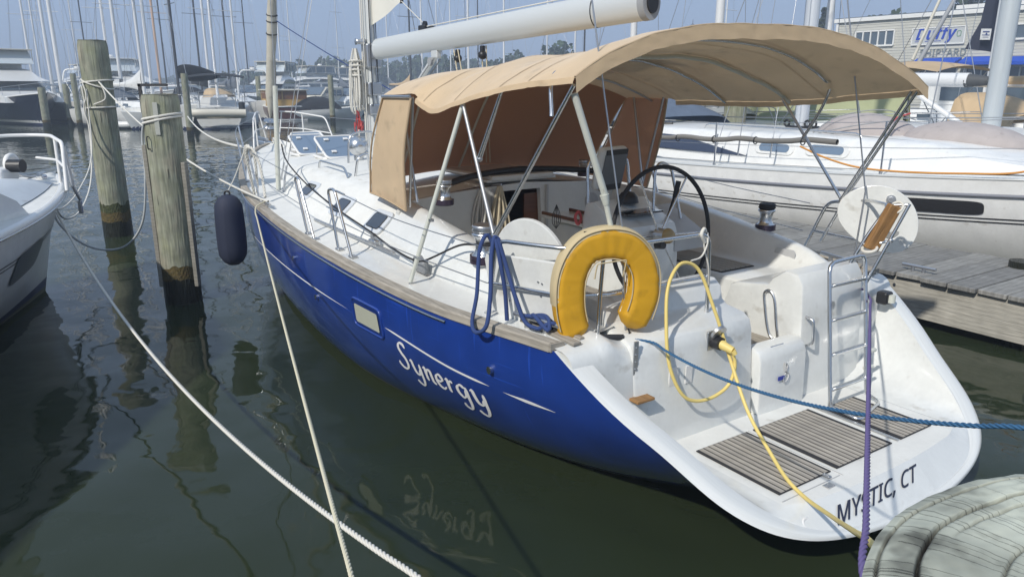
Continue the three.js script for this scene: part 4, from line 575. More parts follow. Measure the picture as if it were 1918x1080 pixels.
// yellow shore power cable
{
  const t = thing('shore_power_cable', 'yellow shore power cable looped from the stern of the blue sailboat to the dock', 'cable');
  const P = [[.385, .972, -.46], [.33, .955, -.44], [.30, .86, -.40], [.30, .72, -.44], [.31, .655, -.62], [.33, .70, -.80], [.38, .90, -.90], [.44, 1.18, -.895], [.50, 1.40, -.83], [.545, 1.50, -.68], [.53, 1.46, -.56], [.44, 1.18, -.465], [.33, .88, -.415], [.12, .60, -.46], [-.16, .455, -.57], [-.36, .418, -.68], [-.50, .408, -.735]].map(p => bw(...p));
  P.push(V(1.55, .56, -3.2), V(1.30, .94, -2.5), V(1.0, 1.35, -1.8), V(.78, 1.6, -1.2), V(.68, 1.5, -.72));
  part(t, 'cord', tube(P, .0115, { seg: 340, n: 8 }), M.cable);
  const a = bw(.40, .975, -.46), b = bw(.30, .945, -.43); part(t, 'plug', [rod(a, b, .034, .024, 14), rod(b, bw(.285, .92, -.42), .02, .014, 12)], M.cable);
  part(t, 'hanging_cord', [tube([bw(.585, 1.66, -.42), bw(.57, 1.60, -.43), bw(.55, 1.52, -.50), bw(.545, 1.505, -.6)], .006, { seg: 20 }), tube([bw(.58, 1.665, -.46), bw(.575, 1.56, -.45), bw(.56, 1.45, -.42), bw(.59, 1.3, -.37)], .005, { seg: 20 }), tube([bw(.585, 1.67, -.44), bw(.58, 1.69, -.46), bw(.57, 1.66, -.49), bw(.575, 1.60, -.45)], .012, { seg: 20 })], M.rope);
}
// dark blue dock line hung over the port pushpit, made fast on the cleat
{
  const t = thing('dock_line', 'navy blue rope hanging in long loops over the port stern rail', 'rope', null, 0);
  const L = (P, r = .0135) => tube(P.map(p => bw(...p)), r, { seg: 90, n: 8 });
  part(t, 'loop', [L([[1.30, 1.60, -1.60], [1.31, 1.66, -1.635], [1.30, 1.60, -1.69], [1.24, 1.3, -1.76], [1.20, 1.13, -1.82], [1.12, 1.10, -1.84], [1.04, 1.15, -1.82], [1.08, 1.32, -1.76], [1.17, 1.58, -1.69], [1.19, 1.672, -1.65], [1.18, 1.62, -1.62]])], M.ropeNavy);
  part(t, 'tail', [L([[1.17, 1.66, -1.66], [1.13, 1.55, -1.66], [1.10, 1.35, -1.64], [1.09, 1.15, -1.63]]), L([[1.16, 1.665, -1.65], [1.10, 1.5, -1.63], [1.0, 1.3, -1.62], [.92, 1.17, -1.60], [.84, 1.15, -1.57]])], M.ropeNavy);
  part(t, 'cleat_turns', [L([[.84, 1.15, -1.57], [.76, 1.20, -1.52], [.74, 1.17, -1.47], [.86, 1.205, -1.52], [.98, 1.20, -1.59], [1.02, 1.17, -1.55], [.9, 1.21, -1.50], [.78, 1.21, -1.53], [.76, 1.16, -1.55], [.90, 1.22, -1.56], [.97, 1.17, -1.52], [.88, 1.155, -1.47], [.80, 1.15, -1.5]])], M.ropeNavy);
}
// blue stern line across to the right
{
  const t = thing('stern_line', 'taut blue rope running from the port quarter across the stern to the right', 'rope');
  part(t, 'line', rope3([bw(.80, 1.13, -1.50), bw(.66, 1.10, -1.36), bw(.60, 1.10, -1.24), bw(.53, 1.09, -1.12), ...catenary(bw(.44, 1.07, -1.0), V(1.5, 1.61, -2.0), .12, 16), V(2.1, 1.74, -1.2), V(2.7, 1.8, -.3)], .0085, .075), M.ropeBlue);
  part(t, 'chafe_guard', [tube([bw(.74, 1.12, -1.45), bw(.66, 1.105, -1.36), bw(.60, 1.105, -1.24), bw(.55, 1.10, -1.14)], .018, { seg: 30 }), bx(.02, .02, .02, 0, -5, 0)].slice(0, 1), M.ropeBlack, 'black chafe sleeve on the rope');
}
// purple line hanging from the ladder
{
  const t = thing('purple_line', 'purple rope running from the starboard quarter down past the grey piling top', 'rope');
  part(t, 'line', rope3([bw(.50, 1.06, 1.22), bw(.38, 1.09, 1.12), bw(.30, 1.09, 1.02), ...catenary(bw(.24, 1.08, .96), V(.77, 1.53, -1.4), .0, 14), V(.70, 1.5, -.95), V(.66, 1.3, -.6)], .0092, .085), M.ropePurple);
}
// black fender at the bow quarter
{
  const t = thing('fender', 'black cylindrical fender hanging off the port bow', 'fender'); const c = bw(6.42, 0, -2.04);
  t.position.set(c.x, .92, c.z);
  part(t, 'body', (() => { const g = lathe([[0, -.42], [.06, -.415], [.11, -.38], [.155, -.30], [.165, -.2], [.17, 0], [.165, .2], [.155, .3], [.11, .38], [.05, .415], [0, .42]], 30); const p = g.attributes.position; for (let i = 0; i < p.count; i++) { const x = p.getX(i), y = p.getY(i), z = p.getZ(i), k = 1 + .05 * fbm(x * 4, y * 5, z * 4, 3) - .05 * Math.exp(-Math.pow((y - .1 - x * .8) / .025, 2)) - .05 * Math.exp(-Math.pow((y + .16 - x * .5) / .02, 2)) - .04 * Math.exp(-Math.pow((y - .28 + x * .3) / .02, 2)); p.setXYZ(i, x * k, y, z * k); } g.computeVertexNormals(); return uvm(g); })(), M.navy, 'dark fender cover with creases');
  part(t, 'eye', [new THREE.TorusGeometry(.03, .012, 8, 16).translate(0, .43, 0)], M.black);
  const top = bw(6.42, 1.83, -1.80); part(t, 'lanyard', tube([[0, .44, 0], [(top.x - c.x) * .4, .6, (top.z - c.z) * .4], [top.x - c.x, 1.83 - .92, top.z - c.z]], .006, { seg: 20 }), M.rope);
}
// coiled ropes hanging from the port bow lifeline
{
  const t = thing('coiled_bow_line', 'coil of white three strand rope draped over the port bow lifeline', 'rope');
  part(t, 'coil', [rope3([[6.45, 1.30, -1.72], [6.42, 1.55, -1.76], [6.40, 1.80, -1.79], [6.36, 1.87, -1.78], [6.30, 1.86, -1.74], [6.2, 1.70, -1.70], [6.1, 1.45, -1.70], [6.0, 1.33, -1.72]].map(p => bw(...p)), .017), rope3([[6.55, 1.35, -1.70], [6.52, 1.6, -1.74], [6.47, 1.85, -1.78], [6.40, 1.89, -1.76], [6.34, 1.8, -1.72], [6.36, 1.5, -1.70], [6.4, 1.33, -1.7]].map(p => bw(...p)), .017)], M.rope);
}
// sheets and halyard tails
{
  const g = thing('genoa_sheet', 'black genoa sheet led from the shroud along the port deck to the winch', 'rope');
  part(g, 'line', tube([[6.75, 1.86, -1.26], [6.55, 1.74, -1.3], [5.2, 1.56, -1.50], [4.0, 1.43, -1.58], [3.26, 1.345, -1.585], [2.95, 1.30, -1.59], [2.50, 1.27, -1.60], [2.34, 1.28, -1.59], [1.95, 1.46, -1.47], [1.79, 1.49, -1.44], [1.71, 1.49, -1.37], [1.78, 1.49, -1.29], [1.86, 1.485, -1.36]].map(p => bw(...p)), .0085, { seg: 220, n: 6 }), M.ropeBlack);
  const s = thing('lazy_sheet', 'dark blue sheet running aft from the furled genoa to the mast', 'rope'); part(s, 'line', tube(catenary(bw(10.86, 3.62, .06), bw(6.95, 2.25, .85), .04, 8), .009, { seg: 40, n: 6 }), M.ropeNavy);
  const h = thing('halyard_coil', 'thick bundle of white halyards hung on the mast with a red line below', 'rope');
  const hang = (n, x, z, yt2, yb, sp, m, nm, r = .0095) => { const G = []; for (let i = 0; i < n; i++) { const a = rr(-sp, sp), b = rr(-sp, sp), l = rr(0, .22) * (yt2 - yb); G.push(tube([[x + a * .3, yt2, z + b * .3], [x + a, yt2 - .22, z + b], [x + a * 1.2, lerp(yt2, yb, .55), z + b * 1.2], [x + a * 1.1, yb + l, z + b * 1.1], [x + a * .8 + .03, yb + l - .03, z + b * .8 + .03], [x + a * .8 + .05, yb + l + .05, z + b + .05], [x + a * .5, lerp(yt2, yb, .5), z + b * .7], [x + a * .2, yt2 - .1, z + b * .2]].map(p => bw(...p)), r, { seg: 44, n: 6 })); } part(h, nm, G, m); };
  hang(15, 6.86, -.19, 3.02, 2.22, .075, M.rope, 'coil'); hang(5, 6.86, -.19, 2.25, 1.98, .04, M.ropeRed, 'red_coil', .007);
  part(h, 'turns', [0, 1, 2, 3].map(i => { const c = bw(6.86, 2.86 - i * .055, -.19); return new THREE.TorusGeometry(.075, .012, 6, 20).rotateX(Math.PI / 2 + rr(-.3, .3)).translate(c.x, c.y, c.z); }), M.rope);
  part(h, 'tail', tube([[6.86, 2.0, -.19], [6.84, 1.9, -.2], [6.87, 1.78, -.22], [6.80, 1.72, -.26]].map(p => bw(...p)), .008, { seg: 20, n: 6 }), M.rope);
  const c = thing('cockpit_line_coils', 'cream lines hung in coils beside the companionway', 'rope');
  const hang2 = (n, x, z, yt2, yb, sp, m) => { const G = []; for (let i = 0; i < n; i++) { const a = rr(-sp, sp), b = rr(-sp * .6, sp * .6), l = rr(0, .1); G.push(tube([[x + b * .3, yt2, z + a * .3], [x + b, lerp(yt2, yb, .5), z + a - .03], [x + b, yb + l, z + a - .04], [x + b, yb + l - .02, z + a], [x + b, yb + l + .03, z + a + .04], [x + b * .8, lerp(yt2, yb, .5), z + a * .8 + .03], [x + b * .3, yt2 - .01, z + a * .3]].map(p => bw(...p)), .0105, { seg: 36, n: 6 })); } part(c, 'coil', G, m); };
  hang2(7, 3.24, -.50, 1.64, 1.26, .06, M.rope); hang2(7, 3.23, -.31, 1.66, 1.2, .06, M.ropeTan); part(c, 'hook', rod(bw(3.34, 1.64, -.5), bw(3.2, 1.66, -.5), .008), M.steelDull); part(c, 'hook', rod(bw(3.34, 1.66, -.33), bw(3.2, 1.68, -.31), .008), M.steelDull);
  const d = thing('small_gear_bag', 'red handled shears and wire whisk hanging by the companionway', 'tool'); const q = (x, y, z) => bw(x, y, z); part(d, 'red_handle', [tube([q(2.06, 1.58, -.30), q(2.05, 1.54, -.34), q(2.05, 1.48, -.31), q(2.06, 1.52, -.27)], .012, { closed: true, seg: 24 })], M.ropeRed); part(d, 'wires', [-2, -1, 0, 1, 2].map(i => tube([q(2.25, 1.62, -.38), q(2.25, 1.54, -.38 + i * .018), q(2.25, 1.47, -.38 + i * .02), q(2.25, 1.42, -.38)], .003, { seg: 14, n: 4 })), M.black);
}
// ================================================================ pilings
const pileTex = tex(256, 512, (u, v) => { const n = fbm(u * 60, v * 6, 1, 4) * 70 + fbm(u * 9, v * 12, 6, 4) * 60, cr = fbm(u * 40, v * 3, 9, 3) > .3 ? -55 : 0, gr = fbm(u * 6, v * 7, 12, 3); const k = 184 + n * .8 + cr; return [c8(k * (.98 + Math.max(0, gr) * .12)), c8(k), c8(k * (.92 - Math.max(0, -gr) * .18))]; });
const pileBump = tex(256, 512, (u, v) => c8(128 + fbm(u * 60, v * 6, 1, 4) * 130 + (fbm(u * 40, v * 3, 9, 3) > .3 ? -70 : 0)), false);
const pileM = std(lin(.54, .535, .485), .9, { map: pileTex, bumpMap: pileBump, bumpScale: .012 });
const pileWeed = std(lin(.085, .10, .03), .75, { map: pileTex, bumpMap: pileBump, bumpScale: .02 }), pileRust = std(lin(.19, .135, .05), .9, { map: pileTex, bumpMap: pileBump, bumpScale: .016 }), pileWet = std(lin(.03, .032, .022), .35, { map: pileTex, bumpMap: pileBump, bumpScale: .02 });
const endM = std(lin(.40, .39, .35), .95, { map: T.wood, bumpMap: T.grain, bumpScale: .004 });
function pile(label, x, z, r, h, lean = [0, 0], group, o = {}) {
  const t = thing('piling', label, 'piling', [x, 0, z], 0, group), seed = rr(0, 50);
  const seg = (y0, y1, n, k = 1, cap) => { const g = grid(28, n, (u, v) => { const y = lerp(y0, y1, v), a = u * 6.2832, cs = Math.cos(a), sn = Math.sin(a); let q = r * k * (1 + .05 * fbm(cs * 1.4 + seed, y * .9, sn * 1.4, 3) + .012 * fbm(cs * 9 + seed, y * 2, sn * 9, 2)) * (1 - .012 * y); if (cap) q *= 1 - .08 * Math.pow(clamp((y - y1 + .06) / .06), 2); const e = cap && v === 1 ? .02 * fbm(cs * 2, sn * 2, seed, 3) : 0; return [cs * q + lean[0] * y, y + e, sn * q + lean[1] * y]; }); return g; };
  const w = o.wet ?? .25;
  // the green, rust-brown and wet black tide bands have ragged outlines of their own, so each is a piece with a wavy border
  const band = (y0, y1, am, k, n) => { const g = grid(36, n, (u, v) => { const a = u * 6.2832, cs = Math.cos(a), sn = Math.sin(a), top = y1 + am * fbm(cs * 2 + seed, sn * 2, 3, 3) * 2.2, y = lerp(y0, top, v), q = r * k * (1 + .05 * fbm(cs * 1.4 + seed, y * .9, sn * 1.4, 3)) * (1 - .012 * y); return [cs * q + lean[0] * y, y, sn * q + lean[1] * y]; }); return g; };
  const shaft = part(t, 'shaft', seg(w, h, 30, 1, true), pileM);
  part(t, 'end_grain', (() => { const g = new THREE.CircleGeometry(r * .97 * (1 - .012 * h), 28).rotateX(-Math.PI / 2); return uvm(g.translate(lean[0] * h, h - .005, lean[1] * h)); })(), endM);
  part(t, 'tide_band', band(-.8, w, .05, 1.012, 10), pileWet, 'wet black tide band'); part(t, 'rust_band', band(w - .12, w + .16, .06, 1.008, 5), pileRust, 'rust brown algae band'); if (o.weed) part(t, 'weed_band', band(w, w + .30, .1, 1.004, 5), pileWeed, 'green weed band');
  return t;
}
const pA = pile('tall grey wooden piling tied with ropes, left of the shorter one', -6.97, -13.02, .235, 3.28, [0, 0], null, { wet: .26, weed: 1 });
const pB = pile('shorter grey wooden piling with a wooden batten, nearest the blue bow', -4.06, -8.88, .212, 2.47, [0, 0], null, { wet: .30 });
part(pB, 'batten', [uvm(bx(.05, 1.7, .09, -.205, 1.05, .07, .008)), uvm(bx(.05, 1.5, .09, .215, .95, .05, .008))], endM, 'split timber battens bolted to the piling');
part(pB, 'metal_strap', [bx(.055, .36, .008, .03, 2.2, .215, .003)], std(lin(.36, .37, .33), .6)); part(pB, 'staple', [pipe([[-.1, 2.0, .19], [-.1, 2.0, .235], [-.1, 1.86, .23], [-.1, 1.86, .18]], .007, .02)], M.black); part(pB, 'angle_bracket', [bx(.03, .32, .03, -.24, 2.42, -.05), bx(.34, .03, .03, -.09, 2.57, -.05)], M.black, 'black angle bracket on the piling top');
// near piling at the photographer's feet
{
  const t = thing('piling', 'weathered pale piling top with growth rings in the lower right corner', 'piling', [.475, 0, -.305], 0);
  const R = .276, H0 = 2.268;
  part(t, 'shaft', grid(48, 24, (u, v) => { const a = u * 6.2832, y = lerp(-.8, H0 - .02, v), q = R * (1 + .02 * fbm(Math.cos(a) * 2, y * 1.5, Math.sin(a) * 2, 3)) * (v > .98 ? .99 : 1); return [Math.cos(a) * q, y, Math.sin(a) * q]; }), pileM);
  const arcs = [[.262, .004, -2.9, -.9], [.238, .008, -3.3, -1.7], [.226, .003, -2.4, -.4], [.19, .003, -2.9, -1.2], [.152, .009, -3.4, -1.6], [.14, .003, -2.2, .2], [.112, .003, -1.9, .8], [.085, .004, -3, 1], [.05, .003, 0, 3]];
  const wob = (r, a) => r + .010 * fbm(Math.cos(a) * 1.8, Math.sin(a) * 1.8, 2, 3);
  const groove = (r, a) => { let h = 0; const w = wob(r, a); for (const [r0, d, a0, a1] of arcs) { const q = ((a - a0 + 25.13) % 6.283) / ((a1 - a0 + 12.566) % 6.283); h -= d * Math.exp(-Math.pow((w - r0) / .0011, 2)) * smooth(0, .12, q) * smooth(1.05, .9, q); } return h; };
  const endTex = tex(1024, 1024, (u, v) => { const x = (u - .5) * 2 * R, z = (v - .5) * 2 * R, r = Math.hypot(x, z), a = Math.atan2(z, x), w = wob(r, a); const gr = Math.sin(w * 420 + 3 * fbm(x * 12, z * 12, 4, 3)) * 3, m = fbm(x * 9, z * 9, 8, 6) * 120, st = Math.max(0, fbm(x * 22, z * 22, 15, 4) - .02) * 190, crk = Math.min(1, -groove(r, a) / .005) * 110, chk = Math.abs(fbm(Math.cos(a) * 14, Math.sin(a) * 14, 3, 2)) < .022 && fbm(x * 5, z * 5, 33, 2) > -.05 ? 55 : 0; const k = 212 + gr + m - st * 1.3 - chk - crk; return [c8(k), c8(k * 1.01), c8(k * .955)]; });
  const eg = grid(170, 300, (u, v) => { const a = u * 6.2832, r = v * R * .985, x = Math.cos(a) * r, z = Math.sin(a) * r; const h = groove(r, a) + .0045 * fbm(x * 7, z * 7, 3, 3) + .003 * fbm(x * 55, z * 55, 6, 3) - .010 * Math.pow(v, 16); return [x, H0 + h, z]; });
  { const p = eg.attributes.position, uv = eg.attributes.uv; for (let i = 0; i < p.count; i++) uv.setXY(i, p.getX(i) / (2 * R) + .5, p.getZ(i) / (2 * R) + .5); }
  part(t, 'end_grain', eg, std(lin(.58, .585, .545), .95, { map: endTex, bumpMap: T.grain, bumpScale: .002 }), 'pale cracked end grain with curved rings');
}
// ================================================================ mooring lines on the left
{
  const L = (name, label, pts, r, m = M.rope, three = false) => { const t = thing(name, label, 'rope'); part(t, 'line', three ? rope3(pts, r) : tube(pts, r, { seg: 160, n: 7 }), m); return t; };
  const bowL = V(-5.62, 1.29, -9.05);
  L('mooring_line', 'thick white three strand rope from the left boat bow to the near dock', [bowL, ...catenary(V(-5.5, 1.25, -8.85), V(-.35, .72, -2.5), .48, 24), V(.3, .85, -1.6), V(.6, 1.1, -.9)], .0135, M.rope, true);
  L('spring_line', 'thin pale yellow rope from the blue bow down to the near dock', [bw(5.72, 1.33, -1.80), bw(5.62, 1.29, -1.93), ...catenary(bw(5.55, 1.25, -1.96), V(-.47, 1.16, -1.9), .04, 20), V(-.2, 1.05, -1.2)], .0085, std(lin(.60, .56, .42), .9), true);
  L('bow_line', 'white rope from the tall piling slanting down to the blue bow', [...catenary(V(-6.85, 2.62, -12.83), bw(5.78, 1.34, -1.81), .22, 18), bw(5.68, 1.33, -1.78)], .0125);
  L('far_bow_line', 'white rope from a distant piling to the pulpit of the blue sailboat', catenary(V(-16.4, 1.0, -38.7), bw(10.2, 1.55, -.72), .3, 14), .03);
  // turns round the pilings
  const turn = (x, z, y, r, tilt, rr2 = .014) => new THREE.TorusGeometry(r, rr2, 8, 48).rotateX(Math.PI / 2).rotateZ(tilt).translate(x, y, z);
  const w1 = thing('piling_rope_turns', 'white rope wound round the tall piling', 'rope'); part(w1, 'turns', [turn(-6.97, -13.02, 2.62, .245, .1), turn(-6.97, -13.02, 2.58, .247, -.35), turn(-6.97, -13.02, 2.2, .248, .03)], M.rope); part(w1, 'tail', [tube([V(-7.1, 2.6, -12.8), V(-7.05, 2.4, -12.76), V(-7.12, 2.2, -12.77), V(-7.08, 1.9, -12.77)], .012, { seg: 24 }), tube([V(-6.8, 2.6, -12.8), V(-6.75, 2.35, -12.78), V(-6.95, 2.25, -12.77)], .012, { seg: 24 })], M.rope);
  const w2 = thing('piling_rope_turns', 'white rope wound round the shorter piling below its top', 'rope'); part(w2, 'turns', [turn(-4.06, -8.88, 2.22, .216, .16), turn(-4.06, -8.88, 2.18, .218, .2)], M.rope);
  L('slack_line', 'grey slack rope hanging in a deep loop from the left boat to the shorter piling', [bowL, V(-5.55, .98, -9.0), V(-5.35, .74, -9.0), V(-5.1, .62, -9.0), V(-4.75, .66, -8.95), V(-4.45, .95, -8.85), V(-4.3, 1.5, -8.78), V(-4.27, 2.0, -8.78), V(-4.2, 2.18, -8.72)], .0135, std(lin(.42, .44, .44), .9));
  L('slack_line', 'white slack rope hanging from the left boat up to the tall piling', [bowL, V(-5.85, .92, -9.6), V(-6.3, .80, -10.8), V(-6.75, 1.1, -12.0), V(-7.05, 1.7, -12.7), V(-7.15, 2.55, -12.85)], .013);
  L('slack_line', 'second white rope from the left boat to the tall piling', [bowL, V(-5.95, 1.0, -9.7), V(-6.5, 1.05, -11.2), V(-6.95, 1.5, -12.5), V(-7.05, 2.5, -12.8)], .011);
}
// ================================================================ finger dock between the two white boats and the blue one
{
  const t = thing('finger_dock', 'weathered grey plank finger dock to starboard of the blue sailboat', 'dock', [BO.x, 0, BO.z], Math.PI / 2 + BO.th);
  const woods = [0, 1, 2, 3].map(i => std(lin(.29 + i * .03, .295 + i * .03, .295 + i * .028), .92, { map: T.wood, bumpMap: T.woodB, bumpScale: .004 }));
  const geos = [0, 1, 2, 3, 4].map(k => { const g = new RoundedBoxGeometry(.272, .05, 1.75, 3, .008); const p = g.attributes.position; for (let i = 0; i < p.count; i++) { const x = p.getX(i), y = p.getY(i), z = p.getZ(i); p.setXYZ(i, x + .006 * fbm(z * 2.2, k * 9, y * 4, 3), y + .005 * fbm(z * 3, x * 9, k * 5, 3), z + (Math.abs(z) > .7 ? .012 * fbm(x * 14, y * 9, k * 7, 2) : 0)); } g.computeVertexNormals(); const q = uvm(g), uv = q.attributes.uv, pp = q.attributes.position; for (let i = 0; i < uv.count; i++) uv.setXY(i, pp.getZ(i) + k * .37, pp.getX(i) * .6 + k * .21); return q; });
  for (let i = 0; i < 52; i++) { const m = part(t, 'plank', geos[(i * 3 + 1) % 5], woods[(i * 5 + (i >> 2)) % 4]); m.position.set(-1.9 + i * .287, .55 + rr(-.004, .004), 4.77 + rr(-.025, .025)); m.rotation.y = rr(-.006, .006); m.rotation.z = rr(-.012, .012); }
  const pale = std(lin(.58, .57, .52), .9, { map: T.wood, bumpMap: T.woodB, bumpScale: .003 });
  const beam = (z) => { const g = bx(14.4, .42, .09, 5.3, .312, z, .008); return uvm(g); };
  part(t, 'stringer', beam(4.0), pale, 'pale timber side beam under the plank ends'); part(t, 'stringer', beam(5.54), pale);
  part(t, 'stringer', uvm(bx(14, .2, .09, 5.3, .42, 4.77)), pale);
  for (let i = 0; i < 10; i++) part(t, 'bolt_head', [-.12, .12].map(y => new THREE.CylinderGeometry(.018, .018, .015, 8).rotateX(Math.PI / 2).translate(-1.2 + i * 1.45, .3 + y, 3.95)), M.steelDull).userData.kind = 'stuff';
  for (const [X, z] of [[1.0, 5.3], [6.5, 5.3], [11.5, 5.3], [11.5, 4.3]]) part(t, 'dock_pile', cyl(.14, 1.2, X, .05, z), pileWet);
  part(t, 'cleat', [rod([1.35, .635, 4.1], [1.72, .635, 4.1], .018), rod([1.48, .57, 4.1], [1.48, .635, 4.1], .02), rod([1.6, .57, 4.1], [1.6, .635, 4.1], .02)], M.steelDull);
}
// ================================================================ generic hull
function hull(o) {                                   // x: stern 0 -> bow L, returns {side, boot, deck, half, sheer}
  const { L, B, fs = 1, fb = 1.4, tr = .7, p = 2.3, m = 2.6, rake = .8, tail = 0, yk: kk = -.35, mid = .42 } = o;
  const half = t => B / 2 * (t < mid ? lerp(tr, 1, Math.sin(t / mid * Math.PI / 2)) : Math.max(0, 1 - Math.pow((t - mid) / (1 - mid), p)));
  const sheer = t => lerp(fs, fb, Math.pow(t, 1.6)) + (o.dip || 0) * Math.sin(t * Math.PI);
  const zAt = (t, Y) => { const s = sheer(t), d = clamp((s - Y) / (s - kk)); return half(t) * Math.pow(Math.max(0, 1 - Math.pow(d, lerp(m, m * .6, t))), .5 + .35 * t * t); };
  const X = (t, Y) => t * (L - rake * (1 - clamp((Y + .3) / (fb + .3)))) + (1 - t) * (tail * clamp(Y / fs));
  const surf = (y0, y1, nv, sg) => grid(40, nv, (u, v) => { const t = u, a = y0 === null ? sheer(t) : y0, Y = lerp(a, y1, v); return [X(t, Y), Y, sg * zAt(t, Y)]; });
  const both = (y0, y1, nv) => mg([surf(y0, y1, nv, -1), surf(y0, y1, nv, 1), grid(8, nv, (u, v) => { const a = y0 === null ? sheer(0) : y0, Y = lerp(a, y1, v); return [X(0, Y), Y, lerp(-1, 1, u) * zAt(0, Y)]; })]);
  const deck = grid(40, 8, (u, v) => { const s = sheer(u); return [X(u, s), s + .05 * (1 - Math.pow(v * 2 - 1, 2)) - .005, lerp(-1, 1, v) * half(u) * .985]; });
  const tOf = (x, Y) => x / (L - rake * (1 - clamp((Y + .3) / (fb + .3))));
  const pane = (cx, cy, w, h, tilt, off) => grid(24, 8, (u, v) => { const a = u * 2 - 1, b = v * 2 - 1, x = cx + a * w / 2 * Math.sqrt(1 - .10 * b ** 4), Y = cy + b * h / 2 * Math.sqrt(1 - .35 * a ** 8) + a * w / 2 * tilt; return [x, Y, zAt(tOf(x, Y), Y) + off]; });
  return { both, surf, deck, half, sheer, zAt, X, L, tOf, pane };
}
const hullWhite = phy(lin(.80, .81, .80), .3, { map: T.dirt, clearcoat: .4, clearcoatRoughness: .2 });
const C0white = hullWhite, navyTrim = std(lin(.02, .03, .09), .4), blackTrim = std(lin(.012, .012, .014), .4);
// ================================================================ white boat on the left edge, bow towards the pilings
{
  const t = thing('motor_cruiser', 'white motor cruiser cut off by the left edge, bow towards the pilings', 'motorboat', [-6.05, 0, 1.0], Math.PI / 2);
  const h = hull({ L: 10.95, B: 3.6, fs: 1.24, fb: 1.42, tr: .85, p: 2.6, m: 2.4, rake: .75 });
  const hl = part(t, 'hull', uvm(h.both(null, .17, 16)), hullWhite); part(hl, 'boot_stripe', h.both(.17, .06, 3), navyTrim, 'dark blue boot stripe'); part(hl, 'bottom_paint', h.both(.06, -.35, 6), M.boot);
  const rib = (y0, w, a, b, off) => grid(30, 1, (u, v) => { const tt = lerp(a, b, u), Y = h.sheer(tt) - y0 - v * w; return [h.X(tt, Y), Y, h.zAt(tt, Y) + off]; });
  part(hl, 'pin_stripe', rib(.36, .012, .55, .985, .006), blackTrim); part(hl, 'pin_stripe', rib(.40, .012, .55, .985, .006), blackTrim);
  part(hl, 'hull_window', h.pane(8.35, .86, .92, .32, .03, .012), std(lin(.06, .065, .075), .3), 'long dark tinted hull window');
  part(t, 'rub_rail', [tube(Array.from({ length: 30 }, (_, i) => { const u = i / 29, s = h.sheer(u) - .03; return [h.X(u, s), s, h.half(u) + .015]; }), .05, { seg: 90, n: 8 }), tube(Array.from({ length: 30 }, (_, i) => { const u = i / 29, s = h.sheer(u) - .03; return [h.X(u, s), s, -h.half(u) - .015]; }), .05, { seg: 90, n: 8 })], hullWhite, 'rounded white gunwale');
  part(t, 'rail_trim', tube(Array.from({ length: 30 }, (_, i) => { const u = i / 29, s = h.sheer(u) - .05; return [h.X(u, s), s, h.half(u) + .064]; }), .012, { seg: 90, n: 6 }), M.steel);
  part(t, 'deck', uvm(h.deck), M.gelDeck);
  const raised = part(t, 'foredeck', uvm(grid(24, 10, (u, v) => { const tt = lerp(.45, .93, u), s = h.sheer(tt), q = v * 2 - 1, k = Math.pow(Math.sin(Math.min(1, (1 - u) * 3) * Math.PI / 2), .6); return [h.X(tt, s), s + .02 + .2 * k * (1 - Math.pow(Math.abs(q), 4)), q * h.half(tt) * .82]; })), std(lin(.60, .65, .70), .55, { map: T.dirt }), 'pale blue grey moulded foredeck');
  const cab = part(t, 'cabin', uvm(crease(loft([-1, -.6, 0, .6, 1].map(q => [[.6, 1.0, 1.55 * q], [.8, 2.5, 1.35 * q], [5.6, 2.5, 1.3 * q], [6.9, 1.95, 1.3 * q], [8.1, 1.36, 1.18 * q], [8.35, 1.2, 1.15 * q]])), .5)), hullWhite);
  part(cab, 'cabin_side', [slab([[.6, 1.0], [.8, 2.5], [5.6, 2.5], [6.9, 1.95], [8.1, 1.36], [8.35, 1.1]], .02).translate(0, 0, 1.3), slab([[.6, 1.0], [.8, 2.5], [5.6, 2.5], [6.9, 1.95], [8.1, 1.36], [8.35, 1.1]], .02).translate(0, 0, -1.32)], hullWhite);
  part(cab, 'windscreen_trim', [tube([[5.65, 2.52, 1.33], [6.9, 1.97, 1.33], [8.12, 1.37, 1.21]], .014, { seg: 30 })], blackTrim);
  part(cab, 'windscreen', slab([[5.6, 2.42], [6.8, 1.92], [6.2, 1.75], [3, 1.75], [3, 2.42]], .01).translate(0, 0, 1.325), M.glassBlue);
  cab.position.y = .14;
  const pu = part(t, 'bow_pulpit', [pipe([[9.7, 1.24, .86], [9.85, 1.78, .80], [10.5, 1.82, .28], [10.62, 1.82, 0], [10.5, 1.82, -.28], [9.85, 1.78, -.80], [9.7, 1.24, -.86]], .022, .12), rod([10.2, 1.26, .5], [10.28, 1.8, .46], .02), rod([10.2, 1.26, -.5], [10.28, 1.8, -.46], .02), pipe([[9.78, 1.5, .83], [10.3, 1.54, .43], [10.6, 1.54, 0]], .016, .1)], M.white);
  const wl = part(t, 'anchor_windlass', [bx(.34, .16, .22, 9.75, 1.42, .1, .05), cyl(.09, .2, 9.65, 1.42, -.12), new THREE.TorusGeometry(.1, .035, 10, 20).translate(9.95, 1.52, .1)], M.white); part(wl, 'black_drum', [new THREE.CylinderGeometry(.075, .075, .16, 16).rotateX(Math.PI / 2).translate(9.78, 1.52, .26)], M.black); part(wl, 'chain', tube([[9.9, 1.5, .05], [10.2, 1.36, .03], [10.6, 1.30, .02]], .018, { seg: 20 }), M.steelDull);
  pu.position.y = .14; wl.position.y = .14;
  part(t, 'bow_cleat', [rod([10.25, 1.5, .2], [10.5, 1.5, .12], .022), bx(.1, .06, .1, 10.38, 1.46, .16, .02)], M.steel); part(t, 'rail_strap', [rod([10.1, 1.38, .70], [10.1, 1.86, .66], .022), rod([10.15, 1.2, .74], [10.1, 1.38, .70], .02), bx(.03, .16, .05, 10.14, 1.12, .73, .01)], M.steelDull);
